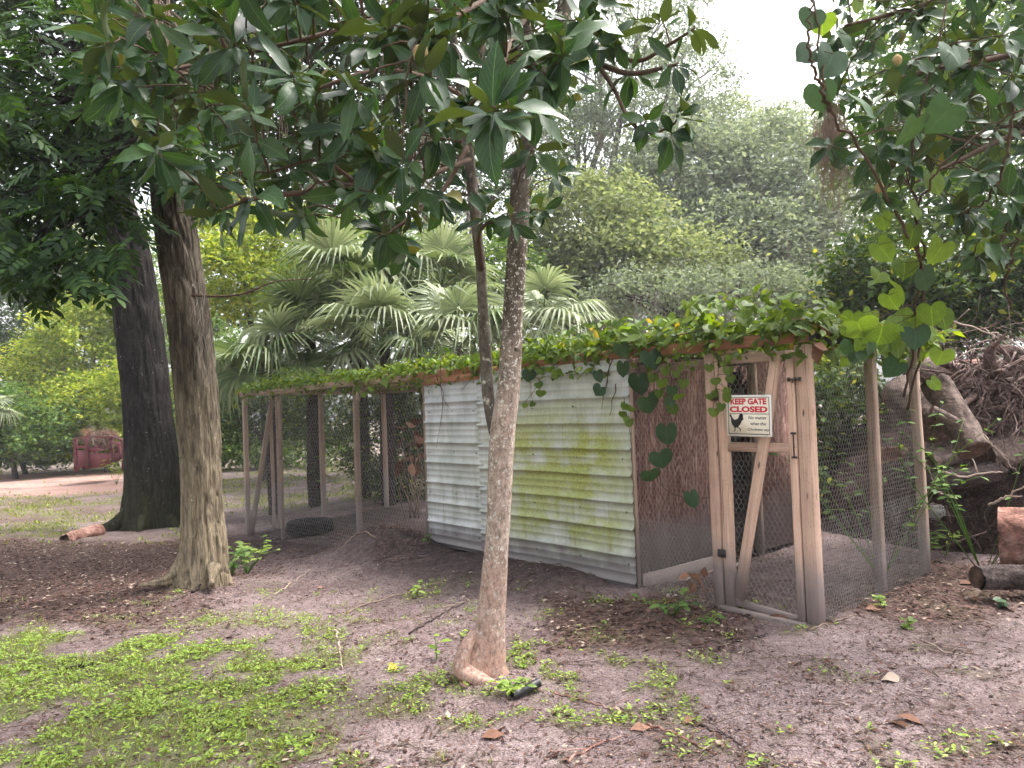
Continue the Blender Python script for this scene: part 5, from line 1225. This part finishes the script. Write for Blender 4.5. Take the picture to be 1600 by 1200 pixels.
log('pinkish log sloping with dark sawn end beside the corner vines', P(1408, 612, 7.9), P(1470, 664, 7.2), .20, .19, M_log)
log('straight bark covered log leaning down across the pile', P(1460, 596, 7.1), P(1524, 704, 6.6), .115, .135, M_log)
log('short crooked branch stub crossing the leaning log', P(1455, 640, 6.75), P(1500, 664, 6.7), .05, .06, M_log, amp=.006)
log('pale weathered log lying level at the top of the pile', P(1418, 575, 8.4), P(1512, 590, 8.0), .16, .17, M_log)
log('broken pale stump end resting on the top of the pile', P(1512, 585, 8.2), P(1556, 575, 8.3), .14, .12, M_redlog, lump=.05)
log('small log with pale curled end below the leaning log', P(1440, 722, 7.0), P(1490, 712, 7.4), .11, .10, M_log)
log('rotten reddish log with crumbling face at the frame edge', P(1562, 838, 6.25), P(1562, 838, 6.25) + A(1.1, -.78, 0), .25, .26, M_redlog, lump=.05, amp=.02, endm=M_redlog)
log('damp dark log lying on the litter in front of the pile', P(1526, 902, 5.55), P(1690, 905, 5.6), .085, .10, M_darklog, lump=.03)
log('upright fibrous red palm trunk behind the pen side netting', P(1408, 860, 8.4), P(1395, 700, 8.6), .22, .19, M_redlog, amp=.02)
log('thin dark log half buried in the middle of the pile', P(1440, 760, 6.9), P(1560, 735, 7.2), .09, .10, M_darklog)
log('dark log behind the root plate near the frame edge', P(1535, 712, 7.3), P(1660, 690, 7.4), .17, .17, M_log)
# upturned root plate
rc = P(1565, 610, 7.6)
rp = thing('root_plate', rc - A(0, 0, .6), 'big upturned dark root plate with stringy rootlets', 'roots', 'logs and roots in the brush pile')
trunk_geo([list(P(1520, 640, 7.8)) + [.10], list(P(1545, 622, 7.7)) + [.22], list(P(1590, 605, 7.7)) + [.30], list(P(1660, 590, 7.9)) + [.30]], 60, .02, 9, .07, seed=4, lump=.12).obj('root_mass', M_root, rp)
for k in range(40):
    x, y = R.uniform(1530, 1640), R.uniform(560, 640); a = P(x, y, 7.6); th = R.uniform(0, 2 * PI); d = (rt * math.cos(th) * 1.5 + Z3 * math.sin(th) * .7 - fw * R.uniform(.0, .7)) * R.uniform(.3, .6); r = R.uniform(.025, .065)
    trunk_geo([list(a) + [r * 1.5], list(a + d * .4 + R.normal(0, .05, 3)) + [r], list(a + d * .8 + R.normal(0, .09, 3)) + [r * .7], list(a + d * 1.15 + R.normal(0, .12, 3)) + [r * .25]], 14, .025, 22, .01, seed=k, lump=.02).obj('root', M_root, rp, smooth=True)
g = Geo()
for k in range(240):
    x, y = R.uniform(1485, 1640), R.uniform(560, 680); a = P(x, y, 7.35 + R.normal(0, .12)); d = A(R.normal(-.5, .5), R.normal(-.2, .2), R.normal(-.25, .45)) * R.uniform(.15, .55)
    p = smooth_path([a - d * .3, a + R.normal(0, .03, 3), a + d * .5 + R.normal(0, .06, 3), a + d + R.normal(0, .07, 3)], 9); g.tube(p, np.linspace(R.uniform(.006, .022), .002, 9), 4)
g.obj('rootlets', M_root, rp, smooth=True, kind='stuff')
# loose sticks of the pile, a few pale ones singled out
tg = Geo()
for k in range(420):
    x, y = R.uniform(1400, 1660), R.uniform(500, 890)
    X = P(x, y, 7.0); dd = 7.35 + (880 - y) / 380 * 1.6 + R.normal(0, .25)
    if x < 1440 and y < 600: continue
    a = P(x, y, dd); d = unit(1)[0] * R.uniform(.1, .45); p = smooth_path([a - d, a + R.normal(0, .05, 3), a + d + A(0, 0, R.normal(0, .1))], 7); tg.tube(p, np.linspace(R.uniform(.002, .010), .0015, 7), 4)
tg.obj('brush_twigs', M_root, None, smooth=True, kind='stuff', label='mat of fine twigs and rootlets covering the pile', cat='twigs')
pale = [([(1440, 710, 6.8), (1458, 750, 6.7), (1472, 770, 6.7)], 'thin pale bent stick sticking from the pile by the corner post', .008),
        ([(1470, 738, 6.9), (1505, 745, 6.9), (1540, 738, 6.9), (1566, 738, 6.9)], 'long pale curved root lying across the middle of the pile', .013),
        ([(1535, 677, 6.8), (1560, 705, 6.7), (1590, 738, 6.6)], 'straight pale stick slanting down the dark hollow of the pile', .007),
        ([(1490, 502, 8), (1545, 520, 8), (1580, 540, 8)], 'bleached twig arching over the top of the pile', .010),
        ([(1495, 560, 7.6), (1540, 545, 7.5), (1600, 590, 7.4)], 'long bleached root looping over the root plate', .009),
        ([(1552, 530, 7.8), (1556, 520, 7.8), (1600, 545, 7.7)], 'forked bleached root at the top of the root plate', .014),
        ([(1545, 790, 6.3), (1575, 775, 6.2), (1600, 760, 6.1)], 'pale crooked stick above the rotten red log', .012),
        ([(1455, 768, 6.5), (1480, 772, 6.5), (1495, 780, 6.4)], 'short pale twig poking out above the wire bundle', .007)]
for pts, lb, r in pale:
    p = smooth_path([P(*q) for q in pts], 16); p[1:-1] += R.normal(0, .006, (14, 3)); g = Geo(); g.tube(p, np.linspace(r, r * .4, 16), 6)
    m = p[8]; e = m + unit(1)[0] * .18; g.tube(smooth_path([m, (m + e) / 2 + R.normal(0, .02, 3), e], 7), np.linspace(r * .6, r * .25, 7), 5)
    g.obj('pale_stick', M_paletwig, None, smooth=True, label=lb, cat='stick', group='pale sticks in the brush pile')
# roll of old wire by the corner
wc = P(1462, 800, 6.55); wr = thing('wire_roll', wc, 'crumpled grey bundle of old netting by the corner of the pen', 'wire')
g = Geo()
for k in range(46):
    th = np.linspace(0, 2 * PI * R.uniform(.6, 1), 18); ax = unit(1)[0]; x = np.cross(ax, A(.1, .3, 1)); x /= np.linalg.norm(x); y = np.cross(ax, x); rr = R.uniform(.025, .085)
    p = wc + (np.cos(th)[:, None] * x + np.sin(th)[:, None] * y) * rr * A(1.1, .8, .8) + R.normal(0, .006, (18, 3)); g.tube(p, .0022, 3, cap=False)
g.obj('wire_coils', M_wire, wr, kind='stuff')
# ------------------------------------------------------------------ plants near the pen
def weed_plant(name, label, c, hgt, nst, nl, size, mat, tm=T_leaf, cat='plant', group=None, spread=.5, heartm=False):
    t = thing(name, c, label, cat, group); g = Geo(); m = tmesh('leaf', T_heart if heartm else tm, mat)
    for k in range(nst):
        az = R.uniform(0, 2 * PI); e = c + A(math.cos(az) * spread * hgt, math.sin(az) * spread * hgt, hgt * R.uniform(.6, 1.0)); p = smooth_path([c + A(0, 0, -.02), (c + e) / 2 + A(R.normal(0, .08), R.normal(0, .08), .15) * hgt, e + A(R.normal(0, .1), R.normal(0, .1), 0) * hgt], 10); g.tube(p, np.linspace(.0045, .002, 10), 5)
        for q in range(nl):
            f = int(3 + 6 * q / max(1, nl - 1)) if nl > 1 else 9; a = R.uniform(0, 2 * PI); d = A(math.cos(a), math.sin(a), R.uniform(-.2, .35))
            place('leaf', m, mat4(frames(d[None], A(R.normal(0, .2), -.4 + R.normal(0, .2), 1)[None])[0], p[f], size * R.uniform(.7, 1.15)), t)
    g.obj('stems', L_fern, t, smooth=True); return t
weed_plant('leafy_weed', 'leafy green weed growing against the foot of the tan trunk', G(385, 893), .42, 11, 5, .105, L_weed, cat='weed', spread=.75)
weed_plant('leafy_weed', 'round leaved weed nearer the root of the tan trunk', G(362, 898), .30, 7, 4, .11, L_mid, cat='weed', spread=.6)
weed_plant('seedling', 'single broad leaved seedling on bare soil below the tin wall', G(652, 930), .12, 3, 3, .075, L_weed, cat='seedling')
weed_plant('seedling', 'upright pale leaf seedling just behind the magnolia foot', G(683, 1030), .14, 2, 2, .085, L_weed, cat='seedling')
weed_plant('seedling', 'small sprig at the lower corner of the tin wall', G(670, 848), .13, 2, 2, .09, L_fern, cat='seedling')
weed_plant('leafy_weed', 'heap of cut green leaves lying before the plywood wall', G(1050, 960), .16, 7, 3, .09, L_mid, cat='weed', spread=1.3)
weed_plant('leafy_weed', 'green weed growing in litter at the pen corner below the pile', G(1452, 880), .34, 4, 6, .11, L_mid, T_lance, cat='weed', spread=.5)
weed_plant('leafy_weed', 'bright narrow leaved weed beside the wire bundle', G(1478, 868), .30, 3, 6, .11, L_weed, T_lance, cat='weed', spread=.3)
weed_plant('seedling', 'pair of round dark leaves on litter near the dark log', G(1565, 948), .06, 2, 2, .07, L_heart_d, cat='seedling', heartm=True)
weed_plant('seedling', 'heart leaved seedling on the bare soil right of the gate post', G(1418, 982), .07, 3, 2, .065, L_heart, cat='seedling', heartm=True)
weed_plant('seedling', 'small lobed weed at the foot of the side netting', G(1383, 950), .10, 4, 3, .06, L_weed, cat='seedling', spread=.8)
weed_plant('seedling', 'sprig on the litter just left of the gate threshold', G(1110, 975), .07, 4, 2, .06, L_mid, cat='seedling', spread=1)
weed_plant('leafy_weed', 'clump of green sprigs at the foot of the magnolia by the black pipe', G(800, 1085), .09, 12, 5, .05, L_weed, cat='weed', spread=1)
weed_plant('leafy_weed', 'yellow green fern like weed beside the dark oak trunk', G(182, 757), .9, 10, 6, .20, L_yel, T_lance, cat='weed', spread=.4)
for x, y, lb in ((455, 795, 'spindly reddish sapling inside the far half of the run'), (502, 800, 'thin sapling with lobed leaves close to the run back post'), (560, 790, 'thin sapling standing between the two run posts')):
    weed_plant('sapling', lb, G(x, y), 1.7, 3, 8, .22, L_mid, T_lance, cat='sapling', spread=.16)
weed_plant('bushy_vine', 'leafy vine tangle climbing inside the right corner netting', FW(.25, .0, 1.7), 1.5, 13, 13, .085, L_fern, T_leaf, cat='vine', spread=.55)
weed_plant('bushy_vine', 'green trailing vine behind the side netting near the corner post', FW(-.35, .0, 2.3), 1.6, 11, 13, .08, L_mid, T_leaf, cat='vine', spread=.5)
# black pipe and other small things
g = Geo(); a, b = G(815, 1080, .03), G(842, 1066, .045); d = (b - a) / np.linalg.norm(b - a)
pp = thing('black_pipe', a, 'short black plastic pipe end lying by the magnolia foot', 'pipe')
V1, F1 = tube([a - d * .06, b], .024, 18); g.add(V1, F1); V2, F2 = tube([a - d * .06, b], .019, 18); g.add(V2, F2[:, ::-1])
g.add(np.vstack([V1[18:], V2[18:]]), np.array([(k, (k+1) % 18, 18 + (k+1) % 18, 18 + k) for k in range(18)])); g.obj('tube', M_pipe, pp)
V3, F3 = tube([b - d * .012, b], .0265, 18); g = Geo(); g.add(V3, F3); g.obj('rim', M_pipe, pp)
def ground_leaf(label, x, y, L, mat, rotz, tm=0, name='fallen_leaf'):
    p = G(x, y, .012); d = A(math.cos(rotz), math.sin(rotz), .12); return dead_leaf(name, label, p, d, A(R.normal(0, .15), -.35, 1), L, mat, tm, 'leaf', 'fallen leaves on the soil')
ground_leaf('curled yellow leaf on the grass left of the magnolia foot', 606, 1047, .11, L_yellow, 1.0, 1)
ground_leaf('pink brown magnolia leaf lying flat in the foreground centre', 752, 1152, .12, L_dead, .3, 0)
ground_leaf('upright tan leaf touching the foreground magnolia leaf', 775, 1145, .09, L_dead, 1.4, 3)
ground_leaf('broad orange brown leaf on the reddish stick', 985, 1140, .11, L_dead, .25, 0)
ground_leaf('pale tan leaf on bare soil at the lower centre', 1068, 1130, .09, L_dead, .6, 1)
ground_leaf('long brown leaf below the gate threshold', 1235, 968, .15, L_dead, 2.8, 0)
ground_leaf('curled brown leaf right of the corner post foot', 1278, 968, .13, L_dead, .3, 3)
ground_leaf('tan leaf lying just outside the side netting', 1352, 952, .15, L_dead, .1, 0)
ground_leaf('pale dry leaf with light edge on the open soil', 1378, 1062, .13, L_dead2, .1, 1)
ground_leaf('crumpled cluster leaf on open soil in the lower corner', 1400, 1120, .15, L_dead, -.3, 3)
ground_leaf('thin folded brown leaf beside the crumpled cluster', 1420, 1135, .11, L_dead, 2.2, 1)
ground_leaf('salmon brown leaf between pile litter and open soil', 1520, 938, .11, L_dead, .4, 0)
ground_leaf('upright orange leaf behind the round dark leaves', 1585, 955, .13, L_dead, 1.5, 1)
ground_leaf('tan leaf leaning on the damp dark log', 1500, 912, .13, L_dead, .2, 0)
ground_leaf('broad tan leaf on the damp dark log end', 1525, 905, .14, L_dead, .9, 1)
ground_leaf('rusty leaf near the dead frond heap inside the run', 590, 852, .12, L_dead, .5, 1)
ground_leaf('rusty leaf upright in litter beside the leafy weed', 437, 888, .12, L_dead, 1.5, 1)
ground_leaf('small brown leaf on soil before the run posts', 493, 918, .10, L_dead, .2, 3)
def stick(label, pts, r, mat=M_twig, fork=True):
    p = []
    for x, y in pts: p.append(G(x, y, r * .9))
    p = smooth_path(p, 22); p[1:-1] += R.normal(0, .005, (20, 3)); p[:, 2] = np.maximum(p[:, 2], H(p[:, 0], p[:, 1]) + r * .5)
    g = Geo(); g.tube(p, np.linspace(r, r * .45, 22), 7)
    if fork:
        for k in (8, 14):
            a = p[k]; e = a + A(R.normal(0, .1), R.normal(0, .1), R.uniform(.01, .06)); g.tube(smooth_path([a, (a + e) / 2 + R.normal(0, .01, 3), e], 6), np.linspace(r * .5, r * .2, 6), 5)
    return g.obj('fallen_stick', mat, None, smooth=True, label=label, cat='stick', group='sticks lying on the soil')
stick('pale forked stick standing on the bare sand left of the magnolia', [(524, 985), (530, 1010), (535, 1045)], .009, M_paletwig)
stick('long brown stick across the sand toward the mound', [(525, 963), (570, 945), (640, 925), (700, 905)], .009)
stick('pale curved stick before the run posts', [(428, 930), (460, 908), (485, 890)], .008, M_paletwig)
stick('dark stick lying in the grass patch', [(90, 1045), (135, 1040), (185, 1030)], .012, M_darklog)
stick('reddish stick pointing up in the foreground centre', [(888, 1190), (930, 1165), (970, 1150)], .007, M_redlog)
stick('long reddish branch running to the lower edge beside the broad leaf', [(1010, 1132), (1060, 1150), (1120, 1178)], .008, M_redlog)
stick('thin dark branch slanting to the bottom edge at centre', [(1090, 1130), (1150, 1160), (1200, 1198)], .005, M_darklog)
stick('pale twig leaning against the magnolia trunk side', [(690, 950), (725, 940), (748, 938)], .006, M_paletwig)
stick('dark twig crossing the bare sand before the tin wall', [(640, 990), (690, 960), (740, 935)], .007, M_darklog)
stick('grey twig in litter at the foot of the tan trunk', [(300, 925), (330, 905), (365, 885)], .012, M_darklog)
stick('thin twig beside the corner post foot', [(1262, 985), (1300, 972), (1345, 960)], .007)
stick('pale thin twig on open soil below the pile', [(1440, 1000), (1480, 1020), (1515, 1025)], .005, M_paletwig, False)
stick('straight dark stick in the litter below the pile', [(1120, 1015), (1160, 1000), (1200, 990)], .006, M_darklog)
stick('reddish twig low on the soil left of the foreground branch', [(860, 1080), (930, 1100), (1000, 1120)], .005, M_redlog)
stick('long pale branch lying along the run floor edge', [(590, 870), (560, 852), (530, 862)], .010, M_twig)
stick('brown branch resting on the ground behind the run', [(560, 800), (610, 785), (650, 778)], .02, M_redlog)

# ------------------------------------------------------------------ ground cover (nobody could count it)
def cover_pts(n, x0, x1, y0, y1, which, lo=.15, boost=1.0):
    x = R.uniform(x0, x1, n); y = R.uniform(y0, y1, n); L_, G_, P_ = covers(x, y); w = {'g': G_, 'l': L_}[which]
    px_, py_, dz = proj(np.stack([x, y, H(x, y)], -1)); k = (R.random(n) < np.clip(w * boost, 0, 1)) & (w > lo) & (px_ > -650) & (px_ < 1900) & (py_ < 1400) & (dz > .5)
    q = x[k] - C0[0], y[k] - C0[1]; return x[k], y[k]
g = Geo()
x, y = cover_pts(70000, -6, 2.5, 2.5, 7.5, 'g'); n = len(x)
dens = fbm(x * 2.6, y * 2.6, o=3); k = R.random(n) < sstep(.30, .55, dens) + .25; x, y = x[k], y[k]; n = len(x)
for rep in range(3):
    a = R.uniform(0, 2 * PI, n); d3 = np.stack([np.cos(a), np.sin(a), R.uniform(.0, .7, n)], -1); xx = x + R.normal(0, .012, n); yy = y + R.normal(0, .012, n)
    scatter(g, T_oval, np.stack([xx, yy, H(xx, yy) + R.uniform(.002, .028, n)], -1), frames(d3, unit(n) * .35 + A(0, -.1, 1)), R.uniform(.010, .034, n) * (.7 + .6 * fbm(xx * 1.5, yy * 1.5, o=2)))
g.obj('weed_cover', L_weed, None, kind='stuff', label='bright green low weeds carpeting the foreground soil', cat='weeds')
g = Geo()
x, y = cover_pts(28000, -6, 2.5, 2.5, 7.5, 'g'); n = len(x); a = R.uniform(0, 2 * PI, n); d3 = np.stack([np.cos(a) * .5, np.sin(a) * .5, R.uniform(.4, 1.2, n)], -1)
scatter(g, T_quad, np.stack([x, y, H(x, y)], -1), frames(d3, unit(n)), np.stack([R.uniform(.008, .016, n), R.uniform(.03, .08, n), R.uniform(.02, .05, n)], -1))
x, y = cover_pts(80000, -24, 2, 10, 34, 'g', .1); n = len(x); a = R.uniform(0, 2 * PI, n); d3 = np.stack([np.cos(a) * .6, np.sin(a) * .6, R.uniform(.3, 1.0, n)], -1)
scatter(g, T_quad, np.stack([x, y, H(x, y)], -1), frames(d3, unit(n)), np.stack([R.uniform(.03, .06, n), R.uniform(.05, .12, n), R.uniform(.04, .08, n)], -1))
g.obj('lawn_grass', L_lawn, None, kind='stuff', label='thin yellowish grass on the yard floor', cat='grass')
g = Geo()
x, y = cover_pts(60000, -9, 5.5, 2.9, 13, 'l', .1); n = len(x); a = R.uniform(0, 2 * PI, n); d3 = np.stack([np.cos(a), np.sin(a), R.normal(.05, .2, n)], -1)
scatter(g, T_quad, np.stack([x, y, H(x, y) + R.uniform(.002, .02, n)], -1), frames(d3, unit(n) * .45 + A(0, 0, 1)), np.stack([R.uniform(.02, .06, n), R.uniform(.025, .075, n), R.uniform(.03, .06, n)], -1))
# thinly over the rest of the soil
x = R.uniform(-6, 5.5, 52000); y = 2.8 + 9.5 * R.random(52000)**1.3; k = R.random(52000) < .25 + .75 * sstep(.35, .62, fbm(x * 1.7 + 3, y * 1.7, o=4)); x, y = x[k], y[k]; n = len(x); a = R.uniform(0, 2 * PI, n); d3 = np.stack([np.cos(a), np.sin(a), R.normal(.05, .2, n)], -1)
scatter(g, T_quad, np.stack([x, y, H(x, y) + R.uniform(.002, .012, n)], -1), frames(d3, unit(n) * .4 + A(0, 0, 1)), np.stack([R.uniform(.01, .035, n), R.uniform(.015, .05, n), R.uniform(.02, .05, n)], -1))
g.obj('leaf_litter', L_dead2, None, kind='stuff', label='dark brown leaf litter strewn over the soil', cat='litter')
g = Geo()
for k in range(1500):
    if k < 900:
        px_, py_ = R.uniform(-20, 1620), R.uniform(850, 1200); p0 = G(px_, py_, .006)
    else:
        p0 = A(R.uniform(-4, 5), R.uniform(3, 8), 0); p0[2] = float(H(p0[0], p0[1])) + .005
    a = R.normal(.3, .9); L = R.uniform(.04, .22); d = A(math.cos(a), math.sin(a), 0) * L
    m_ = p0 + d * .5 + R.normal(0, .015, 3) * A(1, 1, .4); e = p0 + d; p = smooth_path([p0, m_, e], 6); p[:, 2] = np.maximum(p[:, 2], H(p[:, 0], p[:, 1]) + .003); g.tube(p, np.linspace(R.uniform(.0012, .004), .0008, 6), 3, cap=False)
g.obj('twig_litter', M_twig, None, kind='stuff', label='fine dry twigs and roots scattered over the soil', cat='twigs')
g = Geo(); n = 9000; x = R.uniform(-4.5, 5, n); y = R.uniform(2.8, 9.5, n); T_clod = (np.array([(1,0,0),(-1,0,0),(0,1,0),(0,-1,0),(0,0,.8),(0,0,-.5)], float), [np.array([(0,2,4),(2,1,4),(1,3,4),(3,0,4)])], np.zeros((6, 2)))
scatter(g, T_clod, np.stack([x, y, H(x, y)], -1), frames(unit(n), A(0, 0, 1) + unit(n) * .5), R.uniform(.003, .010, n)); g.obj('soil_crumbs', plain('soil_crumb', (.15, .115, .115), .95, .1, .6, 30), None, kind='stuff', label='loose crumbs of sandy soil', cat='soil')
# brush and dead fronds behind the run and on the mound
g = Geo()
for k in range(170):
    c = G(R.uniform(590, 655), R.uniform(832, 868), .02); d = unit(1)[0] * A(1, .6, .5) * R.uniform(.06, .22); p = smooth_path([c, c + d * .5 + R.normal(0, .02, 3), c + d], 6); p[:, 2] = np.maximum(p[:, 2], H(p[:, 0], p[:, 1]) + .004); g.tube(p, np.linspace(.005, .0015, 6), 4)
g.obj('root_litter', M_root, None, kind='stuff', label='reddish roots and dead leaf bits on the mound left of the tin', cat='litter')
dl = thing('dead_leaf_heap', G(1080, 925), 'curled brown dead leaves caught against the netting left of the gate', 'leaves')
for k in range(9):
    t, z = FWpx(R.uniform(1062, 1100), R.uniform(900, 922), -.06); q = unit(1)[0]; place('leaf', tmesh('leaf', T_mag[k % 4], L_dead), mat4(frames(q[None], unit(1))[0], FW(t, max(z, gz(t, 0) + .02), -.08 + R.normal(0, .03)), A(1.4, 1, 1) * R.uniform(.08, .14)), dl)
dv = thing('dead_palm_leaves', FW(5.0, .3, 1.6), 'dry brown leaves hanging beside the tin wall inside the run', 'leaves')
for k in range(16):
    q = unit(1)[0]; q[2] = -abs(q[2]); place('leaf', tmesh('leaf', T_mag[k % 4], L_dead), mat4(frames(q[None], unit(1))[0], P(R.uniform(630, 655), R.uniform(655, 730), 13.0 + R.normal(0, .2)), A(1.5, 1, 1) * R.uniform(.2, .32)), dv)
g = Geo()
for k in range(9):
    q0 = P(R.uniform(630, 660), 800, 13.0); e = P(R.uniform(628, 656), R.uniform(655, 720), 13.0); q0[2] = float(H(q0[0], q0[1])); g.tube(smooth_path([q0, (q0 + e) / 2 + R.normal(0, .1, 3), e], 8), np.linspace(.012, .004, 8), 4)
g.obj('stems', M_twig, dv, smooth=True)
# ------------------------------------------------------------------ humid air
hz = NT('humid_air'); hz.t.nodes.remove(hz.b); pv = hz.n('VolumePrincipled'); pv.inputs['Color'].default_value = (.93, .95, 1, 1); pv.inputs['Density'].default_value = .0013; pv.inputs['Anisotropy'].default_value = .35
try: hz.m.cycles.homogeneous_volume = True
except Exception: pass
hz.t.links.new(pv.outputs[0], hz.out.inputs['Volume'])
g = Geo(); g.box(A(0, 60, 9), A(1, 0, 0), A(0, 1, 0), Z3, 340, 420, 24); g.obj('haze', hz.m, None, kind='stuff', label='thin humid haze hanging in the air of the yard', cat='haze')
